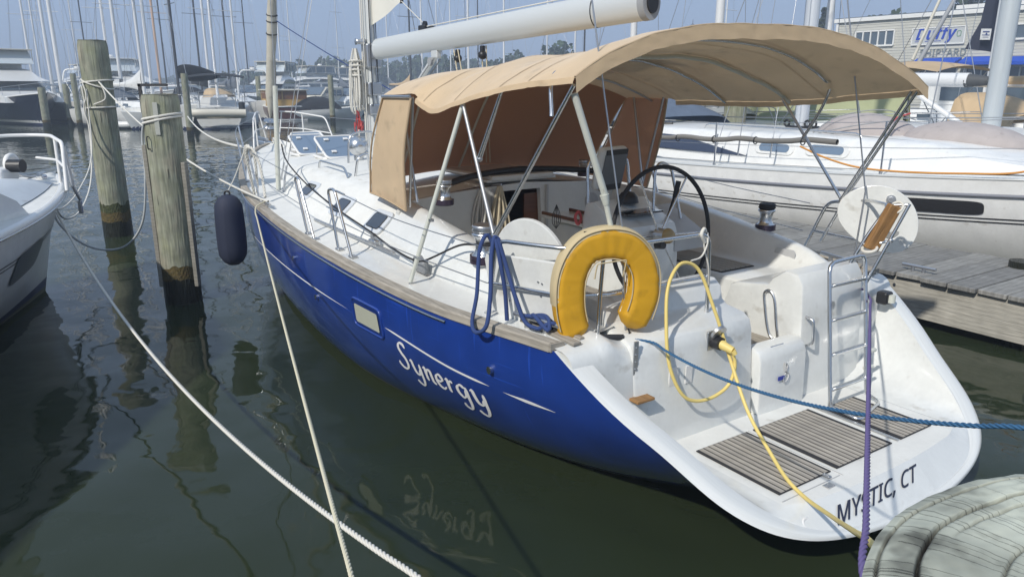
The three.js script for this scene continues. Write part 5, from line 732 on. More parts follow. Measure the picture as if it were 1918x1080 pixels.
  part(t, 'bow_eye', new THREE.TorusGeometry(.03, .01, 6, 14).translate(10.6, .72, 0), M.steelDull);
  part(t, 'antenna', [rod([7.95, 1.4, .9], [7.0, 3.4, .7], .008)], M.white);
}
// ================================================================ big white sailboat on the far side of the dock
{
  const c = bw(12.30, 0, 7.98); const t = thing('sailboat', 'large white sailboat with black pin stripes behind the finger dock', 'sailboat', [c.x, -.165, c.z], Math.PI / 2 + BO.th + Math.PI); t.scale.setScalar(1.064);
  // local x: stern 0 -> bow; blue boat X = 11.4 - x, Z = 7.25 - z
  const h = hull({ L: 14.2, B: 3.95, fs: 1.22, fb: 1.78, tr: .72, p: 2.7, m: 3.4, rake: 1.1, dip: -.06, mid: .45 });
  const hl = part(t, 'hull', uvm(h.both(null, .12, 16)), hullWhite); part(hl, 'boot_stripe', h.both(.12, -.4, 5), navyTrim);
  const rib = (y0, w, a, b, off, sg = 1) => grid(60, 1, (u, v) => { const tt = lerp(a, b, u), Y = h.sheer(tt) - y0 - v * w; return [h.X(tt, Y), Y, sg * (h.zAt(tt, Y) + off)]; });
  part(hl, 'pin_stripe', rib(.47, .016, .05, .99, .006), blackTrim); part(hl, 'pin_stripe', rib(.515, .016, .05, .99, .006), blackTrim);
  part(t, 'rub_rail', tube(Array.from({ length: 40 }, (_, i) => { const u = i / 39, s = h.sheer(u) - .19; return [h.X(u, s), s, h.zAt(u, s) + .012]; }), .022, { seg: 120, n: 6 }), std(lin(.20, .21, .24), .4), 'dark grey rub rail'); 
  part(hl, 'hull_window', h.pane(9.28, 1.115, 1.02, .17, .045, .012), M.black, 'long black rectangular hull window');
  part(t, 'deck', uvm(h.deck), M.gelDeck);
  part(t, 'toe_rail', tube(Array.from({ length: 40 }, (_, i) => { const u = i / 39, s = h.sheer(u) + .01; return [h.X(u, s), s, h.half(u) - .01]; }), .02, { seg: 120, n: 6 }), M.alu);
  const S = []; for (let i = 0; i <= 30; i++) { const x = lerp(2.6, 10.3, i / 30), u = x / 14, s = h.sheer(u) + .03, top = 1.80 + .02 * Math.sin(u * 3), k = smooth(1, .78, i / 30) * .92 + .08, tp = lerp(s + .06, top, Math.pow(k, .7)), w0 = Math.min(1.28, h.half(u) * .72), w1 = w0 - .16; S.push([[x, s, w0], [x, lerp(s, tp, .75), w1 + .06], [x, tp - .03, w1 - .02], [x, tp, w1 - .1], [x, tp + .05, 0], [x, tp, -w1 + .1], [x, tp - .03, -w1 + .02], [x, lerp(s, tp, .75), -w1 - .06], [x, s, -w0]]); }
  const cab = part(t, 'cabin_trunk', uvm(crease(loft(S), .6)), hullWhite);
  const oval = (x, y, w2, h2, z, a) => { const p = part(cab, 'port_light', slab(rrect(w2, h2, h2 * .48, 8), .02, .008), hullWhite); p.position.set(x, y, z); p.rotation.x = -a; part(p, 'pane', slab(rrect(w2 * .78, h2 * .66, h2 * .32, 8), .012).translate(0, 0, .022), M.glassBlue); };
  oval(6.35, 1.60, .72, .19, 1.20, .28); oval(7.28, 1.63, .72, .19, 1.20, .28);
  part(cab, 'dark_side_window', (() => { const g = slab([[-1.6, -.10], [-1.5, .17], [-.3, .15], [1.25, -.1]], .012, .004); g.rotateX(-.28).translate(4.6, 1.54, 1.225); return g; })(), std(lin(.045, .06, .10), .25), 'long slate blue wedge window');
  part(t, 'rolled_awning', tube(Array.from({ length: 26 }, (_, i) => { const x = lerp(1.8, 7.85, i / 25), u = x / 14; return [x, h.sheer(u) + .44 - .015 * Math.sin(i * 1.3) - (i % 5 === 2 ? .01 : 0), h.half(u) - .10]; }), .04, { seg: 150, n: 9 }), std(lin(.23, .225, .215), .9, { map: T.cloth, bumpMap: T.grain, bumpScale: .01 }), 'rolled grey awning lashed along the lifeline');
  for (let i = 0; i < 7; i++) { const x = 2.4 + i * .82, u = x / 14; part(t, 'lashing', new THREE.TorusGeometry(.052, .009, 6, 14).rotateY(Math.PI / 2).translate(x, h.sheer(u) + .43, h.half(u) - .10), blackTrim); }
  for (const x of [2.9, 5.72, 8.5, 10.6, 12.4]) { const u = x / 14; const st = part(t, 'stanchion', [rod([x, h.sheer(u), h.half(u) - .1], [x, h.sheer(u) + .70, h.half(u) - .09], .0135)], M.steel); part(st, 'rail_foot', cyl(.025, .05, x, h.sheer(u) + .03, h.half(u) - .1), M.steelDull); }
  part(t, 'lifeline', [.69, .36].map(dy => tube(Array.from({ length: 20 }, (_, i) => { const x = lerp(.6, 13.4, i / 19), u = x / 14; return [x, h.sheer(u) + dy, h.half(u) - .09]; }), .0045, { seg: 60, n: 5 })), M.wire);
  const ms = part(t, 'mast', cyl(.11, 16, 5.97, 9.8, .06, 18).scale(1, 1, 1), std(lin(.60, .63, .66), .4, { metalness: .2 }), 'thick grey mast'); part(ms, 'mast_base', [bx(.5, .08, .3, 6.0, 1.86, .06, .03), ...[-.2, .2, .32].map((d, i) => new THREE.TorusGeometry(.05, .018, 8, 14).translate(5.97 + d, 1.94, .18))], blackTrim); part(ms, 'track', bx(.03, 15, .04, 5.85, 9.6, .06), M.steelDull); part(ms, 'spreader', [rod([5.97, 7.4, -.9], [5.97, 7.4, 1.0], .025)], M.alu);
  part(t, 'shroud', [[5.4, 1.5], [5.97, 1.62], [6.5, 1.5]].map(([x, z]) => rod([x, 1.5, z], [5.97, x === 5.97 ? 7.4 : 7.2, x === 5.97 ? .98 : .1], .006, .006, 6)), M.wire); part(t, 'turnbuckle', [[5.4, 1.5], [5.97, 1.62], [6.5, 1.5]].map(([x, z]) => rod([x, 1.48, z], [x, 1.78, z - .03], .013)), M.steelDull);
  part(t, 'hand_rail', [pipe([[4.6, 1.8, .92], [4.65, 1.9, .92], [7.6, 1.88, .92], [7.65, 1.78, .92]], .012, .05)], M.steel); part(t, 'deck_line', [tube([[5.2, 1.86, .5], [6.6, 1.86, .7], [8.4, 1.82, .9]], .007, { seg: 20 }), tube([[4.6, 1.86, .3], [6.2, 1.88, .5], [7.4, 1.84, .6]], .007, { seg: 20 })], M.ropeGrey);
  const dg = part(t, 'dodger', uvm(grid(16, 12, (u, v) => { const q = v * 2 - 1; return [lerp(1.4, 3.35, u), 1.8 + .62 * Math.pow(Math.sin((1 - u * .94) * Math.PI / 2), .55) * Math.pow(Math.max(0, 1 - q ** 4), .5), q * 1.25]; })), std(lin(.15, .20, .29), .85, { map: T.cloth }), 'slate blue canvas dodger'); part(t, 'coachroof_rim', [tube([[1.2, 1.80, 1.3], [2.6, 1.80, 1.2], [3.5, 1.84, .6]], .04, { seg: 30 }), bx(1.6, .1, .08, 2.2, 1.83, 1.22, .03)], blackTrim); part(t, 'rail_fender', lathe([[0, 0], [.1, .01], [.15, .06], [.16, .4], [.12, .5], [0, .52]], 20).translate(2.4, 1.2, 2.0), M.white, 'white horseshoe case hung on the rail');
  part(t, 'boom', [rod([5.8, 3.1, .06], [1.0, 3.3, .06], .11, .11, 14)], M.alu);
}
// covered dinghy lashed on its foredeck
{
  const c = bw(4.32, 0, 7.82); const t = thing('covered_dinghy', 'dinghy under a pale grey pink cover lashed on the white foredeck', 'dinghy', [c.x, 1.69, c.z], Math.PI / 2 + BO.th + Math.PI); t.scale.setScalar(1.064);
  const cov = M.cover = std(lin(.50, .46, .46), .9, { map: T.cloth, bumpMap: T.weave, bumpScale: .001 });
  const lump = (x0, x1, hh, w, s) => uvm(grid(30, 16, (u, v) => { const a = v * Math.PI, k = Math.pow(Math.sin(clamp(u * .98 + .01) * Math.PI), .42) * lerp(1, .82, u); return [lerp(x0, x1, u), hh * k * Math.pow(Math.sin(a), .6) + .03 * fbm(u * 6, v * 5, s, 3) * Math.sin(a) - .04 * (1 - Math.sin(a)) , Math.cos(a) * w * k]; }));
  part(t, 'cover', lump(-1.05, .55, .44, .62, 3), cov); part(t, 'cover', lump(.35, 2.05, .36, .58, 9), cov);
  part(t, 'lashing', [tube([[-.9, .05, .55], [-.5, .34, .5], [0, .46, .1], [.2, .3, -.5]], .008, { seg: 30 }), tube([[-.9, .05, .58], [-.2, .22, .6], [.45, .34, .42]], .008, { seg: 30 })], M.ropeGrey);
  part(t, 'red_strap', [tube([[.42, .42, .1], [.40, .34, .45], [.35, .1, .62], [.3, -.02, .66]], .014, { seg: 24 })], M.ropeRed); part(t, 'bright_lashing', [tube([[-.8, .02, .62], [-.3, .0, .64], [.1, .02, .66], [.35, -.02, .68]], .016, { seg: 24 })], std(lin(.55, .5, .12), .9)); part(t, 'red_tail', [tube([[.62, .03, .62], [.72, 0, .66], [.68, -.1, .68], [.74, -.16, .7]], .015, { seg: 24 }), tube([[-.95, .02, .62], [-.8, .0, .64], [-.7, -.02, .64]], .013, { seg: 20 })], M.ropeRed);
}
{
  const t = thing('orange_line', 'orange rope draped along the deck edge of the white sailboat', 'rope');
  part(t, 'line', tube([[4.53, 1.665, 5.965], [4.10, 1.54, 5.94], [3.57, 1.442, 5.94], [2.94, 1.431, 5.965], [2.19, 1.474, 6.03], [1.55, 1.54, 6.11], [1.23, 1.665, 6.165], [.92, 1.857, 6.22]].map(p => bw(...p)), .014, { seg: 90, n: 7 }), std(lin(.62, .27, .05), .8));
}
// ================================================================ marina beyond
const H0 = 2.58, FPX = 1400, CP = Math.cos(.267), SP = Math.sin(.267);
const ray = (u, v) => { const x = (u - 959) / FPX, y = -(v - 540) / FPX; return V(x, y * CP - SP, -y * SP - CP); };
const at = (u, v, D) => { const r = ray(u, v), t = D / -r.z; return V(r.x * t, H0 + r.y * t, -D); };   // photograph pixel at a measured distance
const wat = (u, D) => { const p = at(u, 160, D); p.y = 0; return p; };
const C = { white: hullWhite,  navy: phy(lin(.012, .016, .035), .25, { clearcoat: .6 }), blue: phy(lin(.04, .13, .34), .3, { clearcoat: .5 }), cream: std(lin(.66, .63, .54), .5, { map: T.dirt }), mahog: phy(lin(.14, .035, .015), .28, { map: T.wood, clearcoat: .7 }), tan: std(lin(.62, .47, .30), .9, { map: T.cloth }), brown: std(lin(.20, .10, .05), .9, { map: T.cloth }), blackC: std(lin(.02, .022, .026), .85), slate: std(lin(.16, .19, .24), .85, { map: T.cloth }), yellowC: std(lin(.55, .36, .12), .85, { map: T.cloth }), greenT: std(lin(.40, .44, .27), .85, { map: T.cloth }), glass: phy(lin(.09, .12, .15), .1, { clearcoat: 1 }), clear: phy(lin(.55, .6, .62), .1, { clearcoat: 1 }), greyMast: std(lin(.70, .71, .71), .45, { metalness: .1 }), darkMast: std(lin(.06, .065, .075), .45), woodMast: std(lin(.52, .36, .26), .5) };
function sailer(label, o) {
  const { p, yaw, L = 10, mh = 14, hullM = C.white, mastM = C.greyMast, mr = .075, cover, group, lean = 0, bh = 1.25, cl = .37 } = o; const B = L * .31;
  const t = thing('sailboat', label, 'sailboat', [p.x, 0, p.z], yaw, group), h = hull({ L, B, fs: L * .095, fb: L * .13, tr: .66, rake: L * .08 });
  const mx = L * .57; t.translateX(-mx);                               // the mast stands on the given spot
  part(t, 'hull', h.both(null, .06, 7), hullM); part(t, 'boot_stripe', h.both(.16, -.3, 3).scale(1, 1, 1.004), o.boot || navyTrim); part(t, 'deck', h.deck, M.gelDeck);
  const cy = h.sheer(.5), cb = part(t, 'cabin', crease(loft([-1, -.75, 0, .75, 1].map(q => { const a = Math.abs(q) === 1 ? 0 : 1; return [[L * .30, cy - .1, q * B * .32], [L * .31, cy + .42 * a, q * B * .31], [L * .58, cy + .40 * a, q * B * .28], [L * .74, cy + .1 * a, q * B * .2], [L * .76, cy - .1, q * B * .18]]; })), .5), C.white);
  for (const sg of [-1, 1]) for (let i = 0; i < 3; i++) part(cb, 'window', bx(.5, .14, .02, L * (.36 + i * .085), cy + .2, sg * B * (.318 - i * .004)), C.glass);
  const mst = part(t, 'mast', rod([mx, cy, 0], [mx - lean * mh, cy + mh, lean * 0], mr * 1.25, mr, 10), mastM);
  for (const f of [.42, .72]) part(mst, 'spreader', rod([mx, cy + mh * f, -.11 * L * (1.1 - f * .4)], [mx, cy + mh * f, .11 * L * (1.1 - f * .4)], .022, .022, 6), mastM);
  part(t, 'standing_rigging', [[L * .99, h.fb || cy + .2, 0], [.1, cy, 0], [mx - .2, cy, B * .46], [mx - .2, cy, -B * .46]].map(q => rod(q, [mx - lean * mh, cy + mh * .98, 0], .011, .011, 4)), M.wire);
  if (o.jib) part(t, 'furled_jib', rod([L * .97, cy + .5, 0], [mx + .3, cy + mh * .92, 0], .06, .03, 8), o.jibM || C.cream);
  const bo = part(t, 'boom', rod([mx, cy + bh, 0], [mx - L * .38, cy + bh + .05, 0], .06, .06, 8), mastM);
  if (o.bag) part(bo, 'sail_cover', grid(20, 12, (u, v) => { const a = v * 6.283, k = Math.pow(Math.sin(Math.PI * Math.pow(u * .93 + .05, .62)), .7); return [mx - .05 - u * 2.6, cy + bh + .35 - u * .25 + Math.sin(a) * .5 * k, Math.cos(a) * .2 * k]; }), o.bag);
  if (cover) part(bo, 'sail_cover', grid(18, 10, (u, v) => { const a = v * 6.283, k = (1 - u * .62) * (.9 + .1 * Math.sin(u * 9)); return [mx - .05 - u * L * cl, cy + bh + .11 + Math.sin(a) * (.24 + (1 - u) ** 4 * .5) * k + (1 - u) ** 4 * .3, Math.cos(a) * .14 * k]; }), cover);
  if (o.bimini) { part(t, 'bimini', grid(14, 10, (u, v) => { const q = v * 2 - 1; return [lerp(.3, 2.9, u), cy + 1.75 + .14 * Math.sin(u * 3.14) - .16 * q * q, q * B * .42]; }), o.bimini); part(t, 'bimini_frame', [[.5, 1], [.5, -1], [2.6, 1], [2.6, -1]].map(([x, s]) => rod([1.5, cy + .1, s * B * .4], [x, cy + 1.62, s * B * .41], .014, .014, 6)), M.steelDull); }
  if (o.dodger) part(t, 'dodger', grid(12, 10, (u, v) => { const q = v * 2 - 1; return [lerp(L * .26, L * .38, u), cy + .35 + .75 * Math.pow(Math.max(0, Math.sin((1 - u * .93) * Math.PI / 2)), .5) * Math.pow(Math.max(0, 1 - q ** 4), .5), q * B * .33]; }), o.dodger);
  part(t, 'stern_rail', [pipe([[1.6, cy, B * .36], [1.5, cy + .62, B * .37], [.12, cy + .62, B * .32], [.12, cy + .62, -B * .32], [1.5, cy + .62, -B * .37], [1.6, cy, -B * .36]], .014, .1, 6), rod([.12, cy, B * .3], [.12, cy + .62, B * .32], .013, .013, 6), rod([.12, cy, -B * .3], [.12, cy + .62, -B * .32], .013, .013, 6)], M.steelDull);
  part(t, 'lifeline', [1, -1].map(s => tube([.16, .35, .6, .85, .96].map(u => [u * L, h.sheer(u) + .6, s * (h.half(u) - .05)]), .008, { seg: 24, n: 4 })), M.wire);
  return { t, h, cy, B, L };
}
function motor(label, o) {
  const { p, yaw, L = 11, hullM = C.white, fly } = o, B = L * .33, t = thing('motor_yacht', label, 'motorboat', [p.x, 0, p.z], yaw, o.group), h = hull({ L, B, fs: L * .10, fb: L * .165, tr: .9, p: 2.6, m: 2.2, rake: L * .1 });
  t.translateX(-L * .5);
  part(t, 'hull', h.both(null, .2, 8), hullM); part(t, 'boot_stripe', h.both(.30, .14, 2).scale(1, 1, 1.004), C.white); part(t, 'bottom_paint', h.both(.14, -.3, 2), o.boot || navyTrim); part(t, 'deck', h.deck, C.white);
  part(t, 'gunwale', [1, -1].map(s => tube(Array.from({ length: 16 }, (_, i) => { const u = i / 15; return [h.X(u, h.sheer(u)), h.sheer(u), s * h.half(u)]; }), .05, { seg: 40, n: 6 })), C.white);
  const y = h.sheer(.5), prof = o.prof || [[.1, 0], [.11, 1.35], [.5, 1.35], [.64, .7], [.78, .35], [.8, 0]];
  const cab = part(t, 'cabin', crease(loft([-1, -.9, 0, .9, 1].map(q => prof.map(([a, b]) => [a * L, y - .1 + b * (Math.abs(q) === 1 ? .96 : 1), q * B * .40]))), .5), o.cabM || C.white);
  part(cab, 'cabin_side', [1, -1].map(s => slab(prof.map(([a, b]) => [a * L, y - .1 + b * .97]), .03).translate(0, 0, s * B * .40 - .015)), o.cabM || C.white);
  for (const s of [1, -1]) for (const [a, b] of [[.16, .28], [.3, .42], [.44, .53]]) part(cab, 'window', slab([[a * L, y + .55], [a * L, y + 1.02], [b * L, y + 1.02], [b * L + (b > .5 ? .4 : 0), y + .55]], .02).translate(0, 0, s * B * .405 - (s < 0 ? .02 : 0)), C.glass);
  part(cab, 'windscreen', grid(1, 6, (u, v) => [lerp(.505, .635, u) * L + .02, lerp(y + 1.24, y + .66, u) + .02, lerp(-1, 1, v) * B * .36]), C.glass);
  if (fly) {
    const f = part(t, 'flybridge', crease(loft([-1, -.8, 0, .8, 1].map(q => [[.06, 1.25], [.07, 1.6], [.14, 1.95], [.3, 2.15], [.46, 2.0], [.58, 1.42], [.62, 1.25]].map(([a, b]) => [a * L, y + b - (Math.abs(q) === 1 ? (b - 1.25) * .5 : 0), q * B * (.44 - .07 * (b - 1.25))]))), .5), C.white); part(f, 'accent_stripe', [1, -1].map(s => bx(L * .42, .1, .02, L * .3, y + 1.36, s * B * .425)), o.accent || C.slate);
    part(f, 'flybridge_top', [bx(L * .34, .08, B * .82, L * .28, y + 3.35, 0, .03)], o.topM || C.cream); part(f, 'enclosure', crease(loft([-1, -.97, 0, .97, 1].map(q => [[.11, 2.4], [.13, 3.32], [.40, 3.32], [.475, 2.4]].map(([a, b]) => [a * L, y + (Math.abs(q) === 1 ? 2.4 : b), q * B * .39]))), .4), o.encl || C.clear); part(f, 'enclosure_window', [1, -1].map(s => slab([[.13, 2.5], [.145, 3.2], [.385, 3.2], [.44, 2.5]].map(([a, b]) => [a * L, y + b]), .03).translate(0, 0, s * B * .392 - .015)), C.glass); part(f, 'seat_moulding', bx(L * .2, .4, B * .6, L * .26, y + 2.25, 0, .12), C.white); for (const s of [1, -1]) part(f, 'flybridge_rail', tube([[.07 * L, y + 1.6, s * B * .4], [.08 * L, y + 2.4, s * B * .38], [.2 * L, y + 2.55, s * B * .38], [.36 * L, y + 2.4, s * B * .36]], .025, { seg: 20, n: 5 }), M.steelDull); part(f, 'radar_dome', [lathe([[0, 0], [.3, .02], [.32, .14], [.2, .26], [0, .28]], 14).translate(L * .24, y + 3.4, 0)], C.white); part(f, 'antenna', rod([L * .2, y + 3.4, .6], [L * .17, y + 6.2, .7], .02, .012, 5), C.white); part(f, 'enclosure_post', [-.5, -.16, .17, .5].flatMap(k => [1, -1].map(s => rod([L * .28 + k * L * .32, y + 2.4, s * B * .395], [L * .28 + k * L * .32, y + 3.35, s * B * .395], .03, .03, 6))), o.topM || C.cream);
  }
  part(t, 'bow_rail', [1, -1].map(s => tube([.5, .65, .8, .92, 1.0].map(u => [u * L, h.sheer(Math.min(1, u)) + .62, s * Math.max(.02, h.half(Math.min(.995, u)) - .05)]), .016, { seg: 24, n: 5 })), M.steelDull);
  part(t, 'rail_post', [.5, .62, .74, .86].flatMap(u => [1, -1].map(s => rod([u * L, h.sheer(u), s * (h.half(u) - .06)], [u * L, h.sheer(u) + .62, s * (h.half(u) - .06)], .014, .014, 5))), M.steelDull).userData.kind = 'stuff';
  if (o.arch) part(t, 'radar_arch', [pipe([[.2 * L, y + 1.2, B * .4], [.16 * L, y + 2.6, B * .34], [.16 * L, y + 2.6, -B * .34], [.2 * L, y + 1.2, -B * .4]], .07, .4), cyl(.3, .22, .16 * L, y + 2.75, 0, 16), cyl(.02, 2.5, .15 * L, y + 3.4, .6, 5)], C.white);
  return { t, h, y, B, L };
}
const YB = Math.PI / 2 + BO.th;                                        // boats lie parallel to the blue one
// ---- left
motor('dark hulled flybridge motor yacht moored at the far left', { p: V(-33.9, 0, -52.6), yaw: -.72, L: 12.5, hullM: C.navy, fly: true, accent: std(lin(.06, .2, .3), .4) });
motor('white flybridge motor yacht behind the two near pilings', { p: wat(250, 75), yaw: YB + Math.PI + .45, L: 12.5, fly: true, arch: true });
const dk = sailer('white sailboat with black bimini and a dinghy on its stern davits', { p: wat(405, 52), yaw: 1.93, L: 12.5, mh: 16, bimini: C.blackC, boot: navyTrim, cover: null });
{ // dinghy on davits
  const d = thing('davit_dinghy', 'pale inflatable dinghy hanging off the stern of the white sailboat', 'dinghy'); const q = (x, y, z) => dk.t.localToWorld(V(x, y, z)); dk.t.updateMatrixWorld(true);
  part(d, 'tube', [tube([q(-.8, .95, 1.5), q(-.7, .9, -.6), q(-.9, 1.0, -1.5), q(-1.3, 1.0, -1.2), q(-1.5, .95, 1.5)], .23, { seg: 50, n: 10 })], C.cream); part(d, 'floor', [grid(6, 3, (u, v) => q(-.8 - .6 * v, .72 - .08 * Math.sin(v * 3.14), lerp(1.4, -1.2, u)).toArray())], C.cream);
  part(d, 'davit', [1, -1].map(s => tube([q(.4, 1.2, s), q(.2, 2.0, s), q(-1, 2.1, s)], .03, { seg: 20 })), M.steelDull);
  part(d, 'outboard', [(() => { const c = q(-1.1, 1.35, 1.3); return bx(.3, .45, .35, c.x, c.y, c.z, .08); })()], C.blackC);
}
sailer('sailboat with a big black sail cover behind the shorter piling', { p: wat(333, 47), yaw: Math.PI + .75, L: 8, mh: 15, bag: C.blackC, bh: 2.1, mastM: C.darkMast, mr: .07 });
{ const r = sailer('bright blue hulled sailboat seen between the two near pilings', { p: wat(227, 50), yaw: YB + 3.3, L: 10.5, mh: 15, hullM: C.blue, mr: .1 });
  sailer('navy hulled sailboat beside the bright blue one', { p: wat(208, 53), yaw: YB + 3.05, L: 11, mh: 15, hullM: C.navy, cover: C.tan, mr: .08 });
  const b = thing('inflatable_dinghy', 'white inflatable dinghy afloat below the blue hulled sailboat', 'dinghy'); const c = wat(224, 46); part(b, 'tube', [tube([V(c.x - .7, .25, c.z - .4), V(c.x + .6, .25, c.z - .45), V(c.x + 1.1, .3, c.z), V(c.x + .6, .25, c.z + .45), V(c.x - .7, .25, c.z + .4)], .2, { seg: 40, n: 8 })], C.white); part(b, 'floor', bx(1.4, .06, .7, c.x, .15, c.z), M.gelGrey); part(b, 'transom', bx(.06, .34, .8, c.x - .62, .3, c.z), blackTrim); }
sailer('white sailboat with two close masts left of the tall piling', { p: wat(97, 60), yaw: YB + 3.0, L: 11, mh: 16, mr: .1 });
sailer('white sailboat whose thick mast leans by the dark motor yacht', { p: wat(113, 55), yaw: YB + 3.3, L: 11.5, mh: 17, mr: .12 });
sailer('white sailboat with slim twin stays behind the dark motor yacht', { p: wat(78, 72), yaw: YB + 2.9, L: 10, mh: 17, mr: .07 });
sailer('distant sailboat with a thin mast just left of the tall piling', { p: wat(150, 85), yaw: YB + 3.1, L: 10, mh: 17, mr: .06 });
sailer('sailboat with a dark mast hidden behind the tall piling', { p: wat(168, 80), yaw: YB + .2, L: 10, mh: 18, mr: .06, mastM: C.darkMast });
sailer('white sailboat with a stout mast between the near pilings', { p: wat(283, 56), yaw: YB + .3, L: 11, mh: 16, mr: .1 });
sailer('sailboat with a pink wooden mast right behind the shorter piling', { p: wat(300, 66), yaw: YB + .1, L: 11, mh: 17, mastM: C.woodMast, mr: .09, hullM: C.cream });
sailer('sailboat with a dark mast close to the pink masted one', { p: wat(312, 78), yaw: YB + 3.3, L: 11, mh: 18, mastM: C.darkMast, mr: .07 });
sailer('sailboat with a thin dark mast over the black sail cover', { p: wat(377, 72), yaw: YB + .2, L: 11, mh: 18, mastM: C.darkMast, mr: .075 });
sailer('sailboat with a raked dark mast right of the dinghy boat', { p: wat(430, 76), yaw: YB + 3.2, L: 12, mh: 18, mastM: C.darkMast, mr: .08, cover: C.slate });
sailer('sailboat with a hair thin dark mast left of the furled genoa', { p: wat(466, 88), yaw: YB + .1, L: 11, mh: 19, mastM: C.darkMast, mr: .06 });
sailer('sailboat with a slim white mast just right of the furled genoa', { p: wat(528, 82), yaw: YB + 3.2, L: 10.5, mh: 15, mr: .07 });
// yellow canvas picnic boat with mahogany transom
{
  const c = wat(535, 57), t = thing('picnic_boat', 'cabin boat with yellow canvas curtains and a varnished mahogany stern', 'motorboat', [c.x, 0, c.z], -Math.PI / 2 - Math.PI + .5), L = 9, h = hull({ L, B: 3.1, fs: .95, fb: 1.4, tr: .92, rake: .8 }); t.translateX(-1.2);
  part(t, 'hull', h.both(null, .1, 6), C.mahog); part(t, 'boot_stripe', h.both(.16, .02, 2).scale(1, 1, 1.004), C.white); part(t, 'deck', h.deck, C.cream); part(t, 'gunwale', [tube([[.0, .98, -1.42], [-.02, 1.0, 0], [0, .98, 1.42]], .05, { seg: 20 }), ...[1, -1].map(s => tube(Array.from({ length: 12 }, (_, i) => { const u = i / 11; return [h.X(u, h.sheer(u)), h.sheer(u), s * h.half(u)]; }), .04, { seg: 30, n: 6 }))], C.white);
  const cab = part(t, 'canvas_enclosure', bx(3.4, 1.15, 2.7, 2.3, 1.55, 0, .1), C.yellowC); part(cab, 'window', [[-.9], [0], [.9]].map(([z]) => bx(.02, .55, .8, .59, 1.78, z)), C.brown); for (const s of [1, -1]) part(cab, 'window', bx(2.2, .5, .02, 2.4, 1.78, s * 1.36), C.brown); part(t, 'cabin_top', bx(3.8, .1, 2.9, 2.3, 2.16, 0, .04), C.cream); part(t, 'gold_lettering', bx(.01, .07, 1.1, -.04, .62, 0), std(lin(.5, .3, .06), .4, { metalness: .5 }));
}
motor('white cabin cruiser with dark canvas right of the mahogany stern', { p: wat(585, 62), yaw: YB + 2.4, L: 9, cabM: C.cream }); 
{ const c = wat(612, 58), t = thing('covered_outboards', 'grey covered motors on a small boat by the far piling', 'boat', [c.x, 0, c.z], .4); part(t, 'hull', hull({ L: 6, B: 2.2, fs: .7, fb: 1, tr: .9 }).both(null, -.2, 5).translate(-3, 0, 0), C.white); part(t, 'canvas', grid(10, 8, (u, v) => [lerp(-2.6, .8, u), .8 + .9 * Math.sin(Math.max(.02, u) * 3.1) ** .5 * Math.sin(v * 3.14) ** .6, Math.cos(v * 3.14) * 1.05]), C.blackC); part(t, 'motor_cover', ball(.42, -3.2, 1.15, 0, 10), C.slate); }
motor('white sport fishing boat with a tall tower far behind the furled genoa', { p: wat(556, 105), yaw: YB + 1.6, L: 13, arch: true, fly: true });
motor('white flybridge boat near the far wooded point', { p: wat(603, 110), yaw: YB + 1.4, L: 12, fly: true }); motor('low white motorboat under the wooded hill beside the mast', { p: wat(650, 120), yaw: YB + 1.5, L: 12, arch: true });
motor('small white cuddy boat left of the halyard coil', { p: wat(652, 66), yaw: YB + 2.2, L: 8 });
motor('white motor yacht glimpsed behind the tall piling top', { p: wat(130, 92), yaw: YB + 1.8, L: 12, fly: true });
// ---- behind the boom
[[728, 88, 13, .06, 'g', 'sailboat with a thin mast just right of the blue sailboat mast'], [770, 70, 17, .07, 'd', 'sailboat with a dark raked mast crossing the sail corner'], [792, 74, 15, .07, 'g', 'sailboat with a pale mast carrying a radar dome under the boom'], [820, 95, 16, .06, 'g', 'distant sailboat with a slim mast left of the boom vang'], [845, 80, 15, .05, 'g', 'distant sailboat with a needle thin mast over the dodger'], [878, 66, 16, .08, 'g', 'white sailboat with a bright mast above the dodger front'], [896, 84, 15, .06, 'd', 'sailboat with a thin dark mast above the dodger front'], [944, 72, 16, .075, 'g', 'white sailboat with a mast behind the middle of the boom'], [1024, 76, 9, .07, 'g', 'sailboat with a short pale mast right of the round tree'], [1076, 68, 16, .07, 'g', 'sailboat with a white mast near the bimini corner'], [1093, 62, 17, .06, 'd', 'sailboat with a dark red mast at the bimini corner'], [1352, 60, 16, .05, 'g', 'sailboat with a wire thin mast above the bimini crown']].forEach(([u, D, mh, mr, c, label], i) => sailer(label, { p: wat(u, D), yaw: YB + (i % 2 ? 3.2 : .1), L: 10 + i % 3, mh, mr, mastM: c === 'd' ? C.darkMast : C.greyMast, dodger: i % 3 ? C.slate : C.tan, cover: [C.slate, C.tan, C.white][i % 3] }));
// ---- distant pilings
[[138, 47, .17, 3.2, 'slim far piling left of the tall near one'], [121, 50, .2, 2.6, 'thick short far piling beside the dark motor yacht'], [75, 47, .22, 2.4, 'stubby grey piling in front of the dark motor yacht bow'], [346, 39, .17, 3.1, 'far piling right of the shorter near piling'], [483, 62, .2, 3.2, 'far piling among the boats left of the furled genoa'], [619, 54, .19, 3.2, 'green far piling right of the furled genoa'], [578, 75, .18, 2.2, 'short green piling far behind the bow pulpit'], [152, 60, .14, 2.4, 'thin green far piling touching the tall near one']].forEach(([u, D, r, h, lab]) => { const p = wat(u, D); pile(lab, p.x, p.z, r, h, [0, 0], null, { wet: .3 }); });
